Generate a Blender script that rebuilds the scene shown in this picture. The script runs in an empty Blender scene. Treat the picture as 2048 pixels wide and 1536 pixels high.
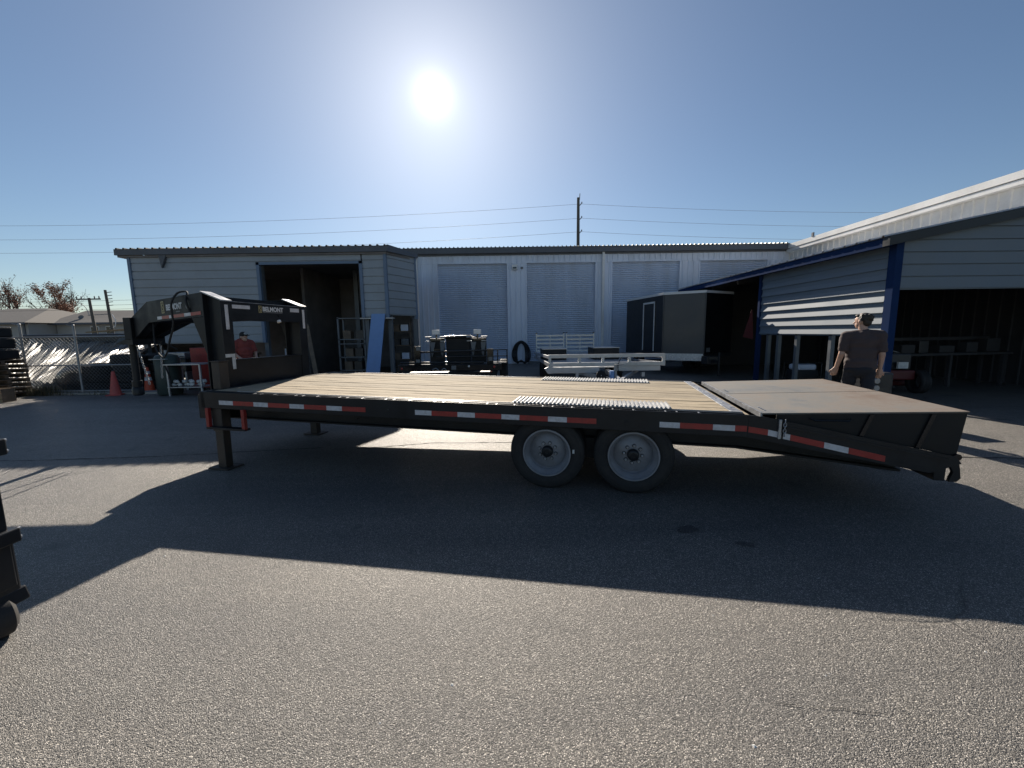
import bpy, bmesh, math, random
from mathutils import Vector, Matrix
R = math.radians
scene = bpy.context.scene
col = scene.collection

# ------------------------------------------------------------------ camera
cam_d = bpy.data.cameras.new("camera"); cam = bpy.data.objects.new("camera", cam_d); col.objects.link(cam)
cam_d.sensor_width = 36.0; cam_d.lens = 36.0 * 795 / 2048; cam_d.clip_start = 0.05; cam_d.clip_end = 2000
P_, R_ = R(7.45), R(-0.82)
fw = Vector((0, math.cos(P_), -math.sin(P_))); u0 = Vector((0, math.sin(P_), math.cos(P_))); x0 = Vector((1, 0, 0))
cx = x0 * math.cos(R_) + u0 * math.sin(R_); cu = u0 * math.cos(R_) - x0 * math.sin(R_)
M = Matrix((cx, cu, -fw)).transposed().to_4x4(); M.translation = (0, 0, 1.58)
cam.matrix_world = M
scene.camera = cam

# ------------------------------------------------------------------ sky, sun, exposure
SUN = Vector((math.sin(R(-9.8)) * math.cos(R(28.3)), math.cos(R(-9.8)) * math.cos(R(28.3)), math.sin(R(28.3))))
SUN_EL = math.asin(SUN.z); SUN_AZ = math.atan2(SUN.x, SUN.y)
world = bpy.data.worlds.new("World"); scene.world = world; world.use_nodes = True
wn = world.node_tree; wn.nodes.clear()
wo = wn.nodes.new("ShaderNodeOutputWorld")
sky = wn.nodes.new("ShaderNodeTexSky"); sky.sky_type = 'NISHITA'; sky.sun_disc = False
sky.sun_elevation = SUN_EL; sky.sun_rotation = SUN_AZ; sky.altitude = 0
sky.air_density = 1.0; sky.dust_density = 0.12; sky.ozone_density = 3.0
bg = wn.nodes.new("ShaderNodeBackground"); bg.inputs[1].default_value = SKY_S = 0.048
wn.links.new(sky.outputs[0], bg.inputs[0])
# bright aureole round the sun that stands in view
tc = wn.nodes.new("ShaderNodeTexCoord")
dt = wn.nodes.new("ShaderNodeVectorMath"); dt.operation = 'DOT_PRODUCT'; dt.inputs[1].default_value = SUN
nm = wn.nodes.new("ShaderNodeVectorMath"); nm.operation = 'NORMALIZE'
wn.links.new(tc.outputs["Generated"], nm.inputs[0]); wn.links.new(nm.outputs[0], dt.inputs[0])
def wm(op, a, b=None):
    n = wn.nodes.new("ShaderNodeMath"); n.operation = op
    for i, v in enumerate((a, b)):
        if v is None: continue
        if isinstance(v, (int, float)): n.inputs[i].default_value = v
        else: wn.links.new(v, n.inputs[i])
    return n.outputs[0]
cl = wm('MINIMUM', dt.outputs["Value"], 1.0)
ang = wm('ARCCOSINE', cl)
g1 = wm('MULTIPLY', wm('EXPONENT', wm('MULTIPLY', ang, -1 / R(12.5))), 0.36)
g2 = wm('MULTIPLY', wm('EXPONENT', wm('MULTIPLY', ang, -1 / R(0.8))), 1.3)
gl = wm('ADD', g1, g2)
bg2 = wn.nodes.new("ShaderNodeBackground"); bg2.inputs[0].default_value = (1, 0.985, 0.95, 1)
wn.links.new(gl, bg2.inputs[1])
ad = wn.nodes.new("ShaderNodeAddShader"); wn.links.new(bg.outputs[0], ad.inputs[0]); wn.links.new(bg2.outputs[0], ad.inputs[1])
wn.links.new(ad.outputs[0], wo.inputs[0])
sd_ = bpy.data.lights.new("sun", 'SUN'); sd_.energy = 5.0; sd_.angle = R(0.53); sd_.color = (1.0, 0.90, 0.77)
sun = bpy.data.objects.new("sun", sd_); col.objects.link(sun)
sun.rotation_euler = (-SUN).to_track_quat('-Z', 'Y').to_euler(); sun.location = (-3, 15, 12)
scene.view_settings.view_transform = 'Standard'; scene.view_settings.look = 'None'
scene.view_settings.exposure = 0.8; scene.view_settings.gamma = 1.0

# ------------------------------------------------------------------ materials
def nt(name):
    m = bpy.data.materials.new(name); m.use_nodes = True
    t = m.node_tree; b = t.nodes["Principled BSDF"]
    return m, t, b
def tex(t, kind, vec, **k):
    n = t.nodes.new("ShaderNodeTex" + kind)
    for a, v in k.items():
        if a in ("feature", "noise_dimensions", "wave_type", "bands_direction", "distance"): setattr(n, a, v)
        else: n.inputs[a].default_value = v
    if vec is not None: t.links.new(vec, n.inputs["Vector"])
    return n
def ramp(t, fac, stops):
    n = t.nodes.new("ShaderNodeValToRGB"); e = n.color_ramp.elements
    while len(e) < len(stops): e.new(0.5)
    for el, (p, c) in zip(e, stops): el.position = p; el.color = (c, c, c, 1) if isinstance(c, (int, float)) else (*c, 1)
    t.links.new(fac, n.inputs[0]); return n.outputs[0]
def mixc(t, fac, a, b, mode='MIX'):
    n = t.nodes.new("ShaderNodeMix"); n.data_type = 'RGBA'; n.blend_type = mode
    for i, v in ((0, fac), (6, a), (7, b)):
        if isinstance(v, (int, float)): n.inputs[i].default_value = v
        elif isinstance(v, tuple): n.inputs[i].default_value = (*v, 1)
        else: t.links.new(v, n.inputs[i])
    return n.outputs[2]
def mathn(t, op, a, b=0.0):
    n = t.nodes.new("ShaderNodeMath"); n.operation = op
    for i, v in enumerate((a, b)):
        if isinstance(v, (int, float)): n.inputs[i].default_value = v
        else: t.links.new(v, n.inputs[i])
    return n.outputs[0]
def coord(t, scale=(1, 1, 1), world=False):
    if world:
        g = t.nodes.new("ShaderNodeNewGeometry"); o = g.outputs["Position"]
    else:
        c = t.nodes.new("ShaderNodeTexCoord"); o = c.outputs["Object"]
    mp = t.nodes.new("ShaderNodeMapping"); mp.inputs["Scale"].default_value = scale
    t.links.new(o, mp.inputs["Vector"]); return mp.outputs[0]
def bump(t, b, h, strength, dist):
    n = t.nodes.new("ShaderNodeBump"); n.inputs["Strength"].default_value = strength; n.inputs["Distance"].default_value = dist
    t.links.new(h, n.inputs["Height"]); t.links.new(n.outputs[0], b.inputs["Normal"])
def pm(name, base, rough=0.5, metal=0.0, var=0.2, scale=6.0, dirt=None, damt=0.35, bmp=0.0, bscale=60, spec=0.5, stretch=(1, 1, 1), coat=0.0):
    m, t, b = nt(name)
    v = coord(t, stretch, True)
    n = tex(t, "Noise", v, Scale=scale, Detail=6, Roughness=0.65)
    lo = tuple(c * (1 - var) for c in base); hi = tuple(min(1, c * (1 + var)) for c in base)
    c = mixc(t, ramp(t, n.outputs[0], [(0.3, 0), (0.7, 1)]), lo, hi)
    if dirt:
        n2 = tex(t, "Noise", v, Scale=scale * 0.37, Detail=8, Roughness=0.75)
        c = mixc(t, mathn(t, 'MULTIPLY', ramp(t, n2.outputs[0], [(0.45, 0), (0.68, 1)]), damt), c, dirt)
    t.links.new(c, b.inputs["Base Color"])
    rr = ramp(t, n.outputs[0], [(0.25, max(0.03, rough - 0.1)), (0.75, min(1, rough + 0.12))]); t.links.new(rr, b.inputs["Roughness"])
    b.inputs["Metallic"].default_value = metal; b.inputs["Specular IOR Level"].default_value = spec
    b.inputs["Coat Weight"].default_value = coat
    if bmp:
        n3 = tex(t, "Noise", v, Scale=bscale, Detail=4); bump(t, b, n3.outputs[0], bmp, 0.01)
    return m

MAT = {}
def asphalt():
    m, t, b = nt("asphalt"); v = coord(t, (1, 1, 1), True)
    # stones; the palest tone paints sun glints into the colour
    nw = tex(t, "Noise", v, Scale=75, Detail=2); vw = mixc(t, 0.010, v, nw.outputs[1], 'ADD')
    vo = tex(t, "Voronoi", vw, Scale=215, Randomness=1.0)
    vo2 = tex(t, "Voronoi", vw, Scale=84, Randomness=1.0)
    n1 = tex(t, "Noise", v, Scale=0.55, Detail=8, Roughness=0.7)
    n2 = tex(t, "Noise", v, Scale=260, Detail=2)
    sep = t.nodes.new("ShaderNodeSeparateColor"); t.links.new(vo.outputs["Color"], sep.inputs[0])
    stone_glint = ramp(t, sep.outputs[0], [(0.0, (0.098, 0.092, 0.082)), (0.5, (0.165, 0.154, 0.136)), (0.8, (0.275, 0.255, 0.226)), (0.9, (0.68, 0.63, 0.56))])
    edge = ramp(t, vo.outputs["Distance"], [(0.35, 0), (0.62, 1)])
    c = mixc(t, mathn(t, 'MULTIPLY', edge, 0.75), stone_glint, (0.036, 0.034, 0.032))
    big = ramp(t, n1.outputs[0], [(0.28, (0.62, 0.64, 0.68)), (0.45, (0.92, 0.92, 0.93)), (0.58, (1, 1, 1)), (0.74, (1.3, 1.27, 1.2))])
    c = mixc(t, 1.0, c, big, 'MULTIPLY')
    # long faint drag marks and old patches
    v2 = coord(t, (0.12, 1.1, 1), True)
    n5 = tex(t, "Noise", v2, Scale=1.3, Detail=6, Roughness=0.6)
    c = mixc(t, 1.0, c, ramp(t, n5.outputs[0], [(0.3, (0.7, 0.7, 0.72)), (0.62, (1.12, 1.1, 1.07))]), 'MULTIPLY')
    # oil spots
    n4 = tex(t, "Noise", v, Scale=1.15, Detail=3)
    c = mixc(t, mathn(t, 'MULTIPLY', ramp(t, n4.outputs[0], [(0.665, 0), (0.72, 1)]), 0.6), c, (0.02, 0.02, 0.022))
    # hair cracks
    nd = tex(t, "Noise", v, Scale=1.4, Detail=5); vd = mixc(t, 0.35, v, nd.outputs[1], 'ADD')
    vc = tex(t, "Voronoi", vd, feature='DISTANCE_TO_EDGE', Scale=0.33)
    nb = tex(t, "Noise", v, Scale=0.4, Detail=2)
    crk = mathn(t, 'MULTIPLY', ramp(t, vc.outputs["Distance"], [(0.0015, 1), (0.005, 0)]), ramp(t, nb.outputs[0], [(0.53, 0), (0.60, 1)]))
    c = mixc(t, mathn(t, 'MULTIPLY', crk, 0.55), c, (0.016, 0.015, 0.014))
    t.links.new(c, b.inputs["Base Color"])
    b.inputs["Specular IOR Level"].default_value = 0.85
    t.links.new(ramp(t, sep.outputs[1], [(0.0, 0.30), (0.3, 0.48), (1, 0.7)]), b.inputs["Roughness"])
    h = mathn(t, 'ADD', mathn(t, 'MULTIPLY', vo.outputs["Distance"], -0.8), mathn(t, 'MULTIPLY', n2.outputs[0], 0.7))
    h = mathn(t, 'ADD', h, mathn(t, 'MULTIPLY', vo2.outputs["Distance"], -0.6))
    h = mathn(t, 'ADD', h, mathn(t, 'MULTIPLY', sep.outputs[2], 0.5))
    h = mathn(t, 'SUBTRACT', h, mathn(t, 'MULTIPLY', crk, 2.0))
    bump(t, b, h, 1.0, 0.005)
    return m
MAT['asphalt'] = asphalt()
MAT['black_paint'] = pm("black_paint", (0.015, 0.017, 0.020), 0.36, 0, 0.25, 5, dirt=(0.032, 0.033, 0.036), damt=0.3, bmp=0.05, bscale=120, spec=0.3)
MAT['black_gloss'] = pm("black_gloss", (0.010, 0.011, 0.013), 0.16, 0, 0.2, 5)
MAT['black_matte'] = pm('black_matte', (0.008, 0.009, 0.011), 0.5, 0, 0.2, 5, spec=0.3)
MAT['dark_red'] = pm('dark_red', (0.10, 0.012, 0.012), 0.5, 0, 0.2, 8)
MAT['brown_steel'] = pm("brown_steel", (0.035, 0.029, 0.025), 0.5, 0, 0.3, 8, dirt=(0.09, 0.06, 0.04), damt=0.4)
MAT['rubber'] = pm("rubber", (0.016, 0.016, 0.017), 0.75, 0, 0.25, 14, dirt=(0.07, 0.062, 0.052), damt=0.3, bmp=0.1, bscale=160)
MAT['rim_paint'] = pm("rim_paint", (0.25, 0.26, 0.285), 0.42, 0.1, 0.12, 9, dirt=(0.12, 0.1, 0.085), damt=0.4)
MAT['galv'] = pm("galvanised", (0.34, 0.35, 0.36), 0.5, 0.5, 0.15, 7, dirt=(0.2, 0.18, 0.16), damt=0.35)
MAT['alu'] = pm("aluminium", (0.46, 0.47, 0.49), 0.36, 0.6, 0.1, 6, dirt=(0.3, 0.28, 0.26), damt=0.25)
MAT['chrome_lens'] = pm("clear_lens", (0.75, 0.75, 0.74), 0.15, 0, 0.05, 6)
MAT['worn_steel'] = pm("worn_steel", (0.40, 0.41, 0.43), 0.42, 0.7, 0.2, 12, dirt=(0.1, 0.09, 0.08), damt=0.5)
MAT['tape_white'] = pm("tape_white", (0.62, 0.62, 0.64), 0.35, 0, 0.12, 30, dirt=(0.25, 0.22, 0.2), damt=0.4)
MAT['tape_red'] = pm("tape_red", (0.36, 0.035, 0.03), 0.35, 0, 0.15, 30, dirt=(0.12, 0.04, 0.03), damt=0.4)
MAT['red_paint'] = pm("red_paint", (0.30, 0.025, 0.022), 0.4, 0, 0.2, 10, dirt=(0.08, 0.03, 0.03), damt=0.4)
MAT['letter_white'] = pm("letter_white", (0.66, 0.67, 0.68), 0.45, 0, 0.05, 30)
MAT['letter_grey'] = pm("letter_grey", (0.16, 0.165, 0.17), 0.5, 0, 0.1, 30)
MAT['logo_gold'] = pm("logo_gold", (0.48, 0.40, 0.20), 0.4, 0.1, 0.1, 30)
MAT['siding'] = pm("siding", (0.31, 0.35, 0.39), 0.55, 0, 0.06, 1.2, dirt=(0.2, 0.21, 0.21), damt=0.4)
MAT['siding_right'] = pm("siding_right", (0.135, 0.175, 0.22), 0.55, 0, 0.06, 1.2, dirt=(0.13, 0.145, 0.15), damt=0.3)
MAT['trim_blue'] = pm("trim_blue", (0.13, 0.19, 0.28), 0.5, 0, 0.1, 3, dirt=(0.1, 0.12, 0.15), damt=0.3)
MAT['post_blue'] = pm("post_blue", (0.014, 0.034, 0.10), 0.9, 0, 0.15, 3, dirt=(0.02, 0.04, 0.10), damt=0.4, spec=0.05)
MAT['roof_dark'] = pm("roof_dark", (0.10, 0.115, 0.115), 0.5, 0.2, 0.15, 2, dirt=(0.06, 0.06, 0.055), damt=0.4)
MAT['roof_galv'] = pm("roof_galv", (0.5, 0.5, 0.5), 0.45, 0.3, 0.12, 2, dirt=(0.3, 0.27, 0.24), damt=0.4)
MAT['gutter'] = pm("gutter", (0.105, 0.115, 0.135), 0.5, 0.1, 0.15, 1.5, dirt=(0.06, 0.06, 0.06), damt=0.5)
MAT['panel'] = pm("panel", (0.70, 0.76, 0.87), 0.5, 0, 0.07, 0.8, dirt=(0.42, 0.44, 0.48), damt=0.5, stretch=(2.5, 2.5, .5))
MAT['shutter'] = pm("shutter", (0.58, 0.65, 0.77), 0.5, 0.1, 0.08, 0.7, dirt=(0.42, 0.44, 0.48), damt=0.55, stretch=(2.2, 2.2, .35))  # door colour raised to hold the veiling glare near the sun
MAT['panel_white'] = pm("panel_white", (0.80, 0.80, 0.79), 0.5, 0, 0.07, 1, dirt=(0.4, 0.38, 0.35), damt=0.4)
MAT['dark_in'] = pm("shaded_interior", (0.045, 0.044, 0.046), 0.8, 0, 0.25, 1.5)  # near-black colour carries the shade inside the shed
MAT['shop_in'] = pm("shop_wall", (0.20, 0.19, 0.19), 0.8, 0, 0.25, 1.2, dirt=(0.09, 0.08, 0.075), damt=0.5)  # wall colour lightened to stand in for glare over the dark workshop
MAT['steel_post'] = pm("steel_post", (0.13, 0.145, 0.16), 0.5, 0.2, 0.15, 4)
MAT['cargo_lit_grey'] = pm("cargo_lit_grey", (0.062, 0.065, 0.072), 0.35, 0.3, 0.1, 1.5, dirt=(0.10, 0.10, 0.105), damt=0.4)
MAT['white_trim'] = pm("white_trim", (0.7, 0.7, 0.69), 0.4, 0.1, 0.06, 5)
MAT['checker'] = pm("checker_alu", (0.62, 0.61, 0.6), 0.4, 0.7, 0.3, 25, bmp=0.4, bscale=40)
MAT['cone'] = pm("cone_orange", (0.62, 0.085, 0.035), 0.55, 0, 0.15, 8, dirt=(0.25, 0.08, 0.05), damt=0.35)
MAT['cone_faded'] = pm("cone_faded", (0.55, 0.09, 0.075), 0.6, 0, 0.15, 8, dirt=(0.3, 0.14, 0.12), damt=0.35)
MAT['wood'] = pm("raw_wood", (0.34, 0.24, 0.14), 0.75, 0, 0.3, 5, stretch=(1, 6, 6), dirt=(0.15, 0.11, 0.07), damt=0.4)
MAT['old_wood'] = pm("old_wood", (0.16, 0.12, 0.085), 0.8, 0, 0.35, 5, dirt=(0.07, 0.06, 0.05), damt=0.4)
MAT['tarp'] = pm("tarp", (0.36, 0.36, 0.34), 0.4, 0, 0.3, 3, dirt=(0.10, 0.10, 0.095), damt=0.7, bmp=0.5, bscale=25)
_m = MAT['tarp']; _t = _m.node_tree; _tr = _t.nodes.new("ShaderNodeBsdfTranslucent"); _tr.inputs[0].default_value = (0.55, 0.54, 0.48, 1)
_mx = _t.nodes.new("ShaderNodeMixShader"); _mx.inputs[0].default_value = 0.4; _t.links.new(_t.nodes["Principled BSDF"].outputs[0], _mx.inputs[1]); _t.links.new(_tr.outputs[0], _mx.inputs[2]); _t.links.new(_mx.outputs[0], _t.nodes["Material Output"].inputs[0])
MAT['tarp_dark'] = pm("tarp_dark", (0.11, 0.125, 0.16), 0.4, 0, 0.3, 3, dirt=(0.3, 0.3, 0.28), damt=0.4, bmp=0.5, bscale=25)
MAT['wrap'] = pm("wrap_black", (0.02, 0.021, 0.024), 0.35, 0, 0.2, 4, bmp=0.6, bscale=12)
MAT['tank_green'] = pm("tank_green", (0.025, 0.045, 0.04), 0.45, 0, 0.2, 5, dirt=(0.06, 0.06, 0.05), damt=0.3)
MAT['blue_sheet'] = pm("blue_sheet", (0.19, 0.33, 0.62), 0.5, 0, 0.06, 3)
MAT['paper_white'] = pm("rag_white", (0.6, 0.6, 0.58), 0.8, 0, 0.2, 12)
MAT['skin'] = pm("skin", (0.50, 0.31, 0.23), 0.5, 0, 0.1, 20)
MAT['hair'] = pm("hair", (0.022, 0.015, 0.011), 0.5, 0, 0.4, 60, bmp=0.8, bscale=90)
MAT['tee_brown'] = pm("tee_brown", (0.062, 0.045, 0.046), 0.85, 0, 0.12, 8, bmp=0.25, bscale=10)
MAT['tee_red'] = pm("tee_red", (0.26, 0.055, 0.045), 0.85, 0, 0.12, 8, bmp=0.25, bscale=10)
MAT['jeans'] = pm("jeans", (0.014, 0.016, 0.024), 0.8, 0, 0.25, 12, bmp=0.3, bscale=14)
MAT['cloth_dark_red'] = pm('cloth_dark_red', (0.09, 0.016, 0.018), 0.85, 0, 0.2, 8)
MAT['cap'] = pm("cap", (0.015, 0.016, 0.018), 0.8, 0, 0.2, 12)
MAT['cap_grey'] = pm("cap_grey", (0.4, 0.4, 0.38), 0.8, 0, 0.2, 12)
MAT['lens_red'] = pm("lens_red", (0.45, 0.06, 0.04), 0.2, 0, 0.1, 20)
MAT['house_wall'] = pm("house_wall", (0.42, 0.40, 0.37), 0.8, 0, 0.06, 1)
MAT['shingle'] = pm("shingle", (0.15, 0.14, 0.13), 0.9, 0, 0.2, 2, stretch=(1, 5, 5))
MAT['glass_dark'] = pm("glass_dark", (0.02, 0.024, 0.03), 0.08, 0, 0.1, 2)
MAT['cable'] = pm('cable_grey', (0.30, 0.32, 0.36), 0.6, 0, 0.1, 3)
MAT['bark'] = pm("bark", (0.085, 0.07, 0.06), 0.9, 0, 0.3, 6)
MAT['leaf_red'] = pm("leaf_red", (0.24, 0.12, 0.075), 0.7, 0, 0.5, 0.8)
MAT['leaf_green'] = pm("leaf_green", (0.06, 0.075, 0.03), 0.7, 0, 0.4, 0.8)
MAT['weed'] = pm("weed", (0.09, 0.08, 0.045), 0.8, 0, 0.5, 4)
MAT['pole_wood'] = pm("pole_wood", (0.10, 0.095, 0.085), 0.85, 0, 0.2, 3, stretch=(5, 5, 1))
MAT['concrete'] = pm("concrete", (0.33, 0.31, 0.27), 0.8, 0, 0.15, 3, dirt=(0.14, 0.13, 0.115), damt=0.5, bmp=0.3, bscale=60)
MAT['crack'] = pm("crack_fill", (0.018, 0.017, 0.016), 0.8, 0, 0.3, 10)

def oil_mat():
    m = MAT['asphalt'].copy(); m.name = 'oil_stained_asphalt'; t = m.node_tree; bs = t.nodes["Principled BSDF"]; l = bs.inputs["Base Color"].links[0].from_socket
    t.links.new(mixc(t, 1.0, l, (0.38, 0.38, 0.40), 'MULTIPLY'), bs.inputs["Base Color"]); return m
MAT['oil'] = oil_mat()
def plank_mat():
    m, t, b = nt("deck_wood"); 
    c0 = t.nodes.new("ShaderNodeTexCoord"); oi = t.nodes.new("ShaderNodeObjectInfo")
    off = t.nodes.new("ShaderNodeCombineXYZ"); t.links.new(mathn(t, 'MULTIPLY', oi.outputs["Random"], 40.0), off.inputs[1]); t.links.new(mathn(t, 'MULTIPLY', oi.outputs["Random"], 90.0), off.inputs[0])
    av = t.nodes.new("ShaderNodeVectorMath"); t.links.new(c0.outputs["Object"], av.inputs[0]); t.links.new(off.outputs[0], av.inputs[1])
    mp = t.nodes.new("ShaderNodeMapping"); mp.inputs["Scale"].default_value = (0.9, 16, 16); t.links.new(av.outputs[0], mp.inputs[0])
    g = tex(t, "Noise", mp.outputs[0], Scale=2.2, Detail=8, Roughness=0.7, Distortion=0.4)
    mp2 = t.nodes.new("ShaderNodeMapping"); mp2.inputs["Scale"].default_value = (2.2, 9, 9); t.links.new(av.outputs[0], mp2.inputs[0])
    g2 = tex(t, "Noise", mp2.outputs[0], Scale=1.6, Detail=6, Roughness=0.75)
    c = ramp(t, g.outputs[0], [(0.27, (0.10, 0.079, 0.057)), (0.40, (0.28, 0.232, 0.165)), (0.58, (0.40, 0.338, 0.245)), (0.78, (0.49, 0.42, 0.315))])
    c = mixc(t, ramp(t, g2.outputs[0], [(0.55, 0), (0.72, 0.85)]), c, (0.05, 0.04, 0.03))
    c = mixc(t, 1.0, c, ramp(t, oi.outputs["Random"], [(0, (0.82, 0.82, 0.82)), (1, (1.1, 1.08, 1.04))]), 'MULTIPLY')
    t.links.new(c, b.inputs["Base Color"]); b.inputs["Roughness"].default_value = 0.85; b.inputs["Specular IOR Level"].default_value = 0.22
    bump(t, b, g.outputs[0], 0.8, 0.008)
    return m
MAT['deck'] = plank_mat()
def ramp_mat():
    m, t, b = nt("rusty_tread_plate"); v = coord(t, (1, 1, 1))
    n = tex(t, "Noise", v, Scale=1.7, Detail=8, Roughness=0.7); n2 = tex(t, "Noise", v, Scale=9, Detail=6, Roughness=0.8)
    s = mathn(t, 'ADD', mathn(t, 'MULTIPLY', n.outputs[0], 0.65), mathn(t, 'MULTIPLY', n2.outputs[0], 0.35))
    sp = t.nodes.new("ShaderNodeSeparateXYZ"); t.links.new(v, sp.inputs[0])
    s = mathn(t, 'ADD', s, ramp(t, mathn(t, 'MULTIPLY', mathn(t, 'SUBTRACT', sp.outputs[0], 6.2), 0.65), [(0.55, 0.0), (1.0, 0.16)]))
    c = ramp(t, s, [(0.36, (0.145, 0.155, 0.165)), (0.48, (0.17, 0.163, 0.15)), (0.60, (0.165, 0.14, 0.118)), (0.76, (0.125, 0.085, 0.062))])
    t.links.new(c, b.inputs["Base Color"]); t.links.new(ramp(t, s, [(0.4, 0.55), (0.65, 0.8)]), b.inputs["Roughness"])
    t.links.new(ramp(t, s, [(0.42, 0.25), (0.6, 0.0)]), b.inputs["Metallic"])
    ch = tex(t, "Checker", v, Scale=42); wv = tex(t, "Voronoi", v, Scale=38, Randomness=0.0)
    bump(t, b, wv.outputs["Distance"], 0.55, 0.004)
    return m
MAT['ramp'] = ramp_mat()

def ground_z(x, y):
    # the yard falls a little toward the front of the big trailer
    w = 1 - min(1, max(0, (y - 6.5) / 2.5)); w = w * w * (3 - 2 * w)
    return w * (-0.0225 + 0.0111 * max(-7, min(7, x)) - 0.0036 * y)

# ------------------------------------------------------------------ mesh helpers
class MB:
    def __init__(s): s.v = []; s.f = []
    def add(s, vs, fs):
        o = len(s.v); s.v += [tuple(p) for p in vs]; s.f += [tuple(i + o for i in f) for f in fs]; return s
    def box(s, x0, x1, y0, y1, z0, z1):
        return s.add([(x, y, z) for z in (z0, z1) for (x, y) in ((x0, y0), (x1, y0), (x1, y1), (x0, y1))],
                     [(3, 2, 1, 0), (4, 5, 6, 7), (0, 1, 5, 4), (1, 2, 6, 5), (2, 3, 7, 6), (3, 0, 4, 7)])
    def hexa(s, b, t):
        return s.add(list(b) + list(t), [(3, 2, 1, 0), (4, 5, 6, 7), (0, 1, 5, 4), (1, 2, 6, 5), (2, 3, 7, 6), (3, 0, 4, 7)])
    def bar(s, a, b, w, h, up=(0, 0, 1)):
        a = Vector(a); b = Vector(b); d = (b - a).normalized(); u = Vector(up); sx = d.cross(u)
        if sx.length < 1e-4: sx = d.cross(Vector((1, 0, 0)))
        sx.normalize(); uu = sx.cross(d).normalized()
        q = lambda p: [p - sx * w / 2 - uu * h / 2, p + sx * w / 2 - uu * h / 2, p + sx * w / 2 + uu * h / 2, p - sx * w / 2 + uu * h / 2]
        return s.hexa(q(a), q(b))
    def tube(s, pts, r, n=8, caps=True):
        pts = [Vector(p) for p in pts]; rs = r if isinstance(r, (list, tuple)) else [r] * len(pts)
        rings = []; prev = None
        for i, p in enumerate(pts):
            d = (pts[min(i + 1, len(pts) - 1)] - pts[max(i - 1, 0)]).normalized()
            if prev is None:
                a = Vector((0, 0, 1)) if abs(d.z) < 0.9 else Vector((1, 0, 0)); nx = d.cross(a).normalized()
            else:
                nx = (prev - d * prev.dot(d)).normalized()
            prev = nx; ny = d.cross(nx)
            rings.append([p + (nx * math.cos(2 * math.pi * k / n) + ny * math.sin(2 * math.pi * k / n)) * rs[i] for k in range(n)])
        vs = [q for rg in rings for q in rg]; fs = []
        for i in range(len(pts) - 1):
            for k in range(n):
                k2 = (k + 1) % n; fs.append((i * n + k, i * n + k2, (i + 1) * n + k2, (i + 1) * n + k))
        if caps: fs.append(tuple(reversed(range(n)))); fs.append(tuple(range((len(pts) - 1) * n, len(pts) * n)))
        return s.add(vs, fs)
    def lathe(s, prof, o=(0, 0, 0), axis=(0, 0, 1), n=32, close=False):
        ax = Vector(axis).normalized(); a = Vector((0, 0, 1)) if abs(ax.z) < 0.9 else Vector((1, 0, 0))
        nx = ax.cross(a).normalized(); ny = ax.cross(nx); o = Vector(o)
        vs = [o + ax * h + (nx * math.cos(2 * math.pi * k / n) + ny * math.sin(2 * math.pi * k / n)) * r for (r, h) in prof for k in range(n)]
        m = len(prof); fs = []
        for i in range(m if close else m - 1):
            j = (i + 1) % m
            for k in range(n):
                k2 = (k + 1) % n; fs.append((i * n + k, i * n + k2, j * n + k2, j * n + k))
        return s.add(vs, fs)
    def prism(s, poly, fn, d0, d1):
        n = len(poly); vs = [fn(p, d0) for p in poly] + [fn(p, d1) for p in poly]
        fs = [tuple(reversed(range(n))), tuple(range(n, 2 * n))] + [(i, (i + 1) % n, n + (i + 1) % n, n + i) for i in range(n)]
        return s.add(vs, fs)
    def sphere(s, c, r, n=12, m=8, sc=(1, 1, 1)):
        vs = []; fs = []
        for i in range(m + 1):
            a = math.pi * i / m
            for k in range(n):
                b = 2 * math.pi * k / n
                vs.append((c[0] + r * sc[0] * math.sin(a) * math.cos(b), c[1] + r * sc[1] * math.sin(a) * math.sin(b), c[2] + r * sc[2] * math.cos(a)))
        for i in range(m):
            for k in range(n): fs.append((i * n + k, (i + 1) * n + k, (i + 1) * n + (k + 1) % n, i * n + (k + 1) % n))
        return s.add(vs, fs)
    def mesh(s, name):
        me = bpy.data.meshes.new(name); me.from_pydata([tuple(v) for v in s.v], [], s.f)
        bm = bmesh.new(); bm.from_mesh(me); bmesh.ops.remove_doubles(bm, verts=bm.verts, dist=1e-5); bmesh.ops.recalc_face_normals(bm, faces=bm.faces); bm.to_mesh(me); bm.free()
        return me
    def build(s, name, mat, parent=None, smooth=None, bevel=0):
        return ob(name, s.mesh(name), mat, parent, smooth, bevel)
def ob(name, me, mat, parent=None, smooth=None, bevel=0):
    o = bpy.data.objects.new(name, me); col.objects.link(o)
    if mat is not None and not me.materials: me.materials.append(MAT[mat] if isinstance(mat, str) else mat)
    if parent: o.parent = parent
    if smooth is not None:
        me.shade_smooth() if hasattr(me, 'shade_smooth') else None
        try: me.set_sharp_from_angle(angle=R(smooth))
        except Exception: pass
    if bevel:
        md = o.modifiers.new("bevel", 'BEVEL'); md.width = bevel; md.segments = 2; md.limit_method = 'ANGLE'; md.angle_limit = R(40)
    return o
def B(*a): return MB().box(*a)
def thing(name, label, cat, loc=(0, 0, 0), rz=0, group=None):
    o = bpy.data.objects.new(name, None); col.objects.link(o); o.empty_display_size = 0.2
    o.location = loc; o.rotation_euler = (0, 0, rz); return tag(o, label, cat, group)
def tag(o, label, cat, group=None):
    o['label'] = label; o['category'] = cat
    if group: o['group'] = group
    return o
def struct(o): o['kind'] = 'structure'; return o
def stuff(o): o['kind'] = 'stuff'; return o
def copy_tree(o, parent=None):
    c = o.copy(); col.objects.link(c)
    if parent: c.parent = parent
    for ch in list(o.children): copy_tree(ch, c)
    return c
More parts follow.
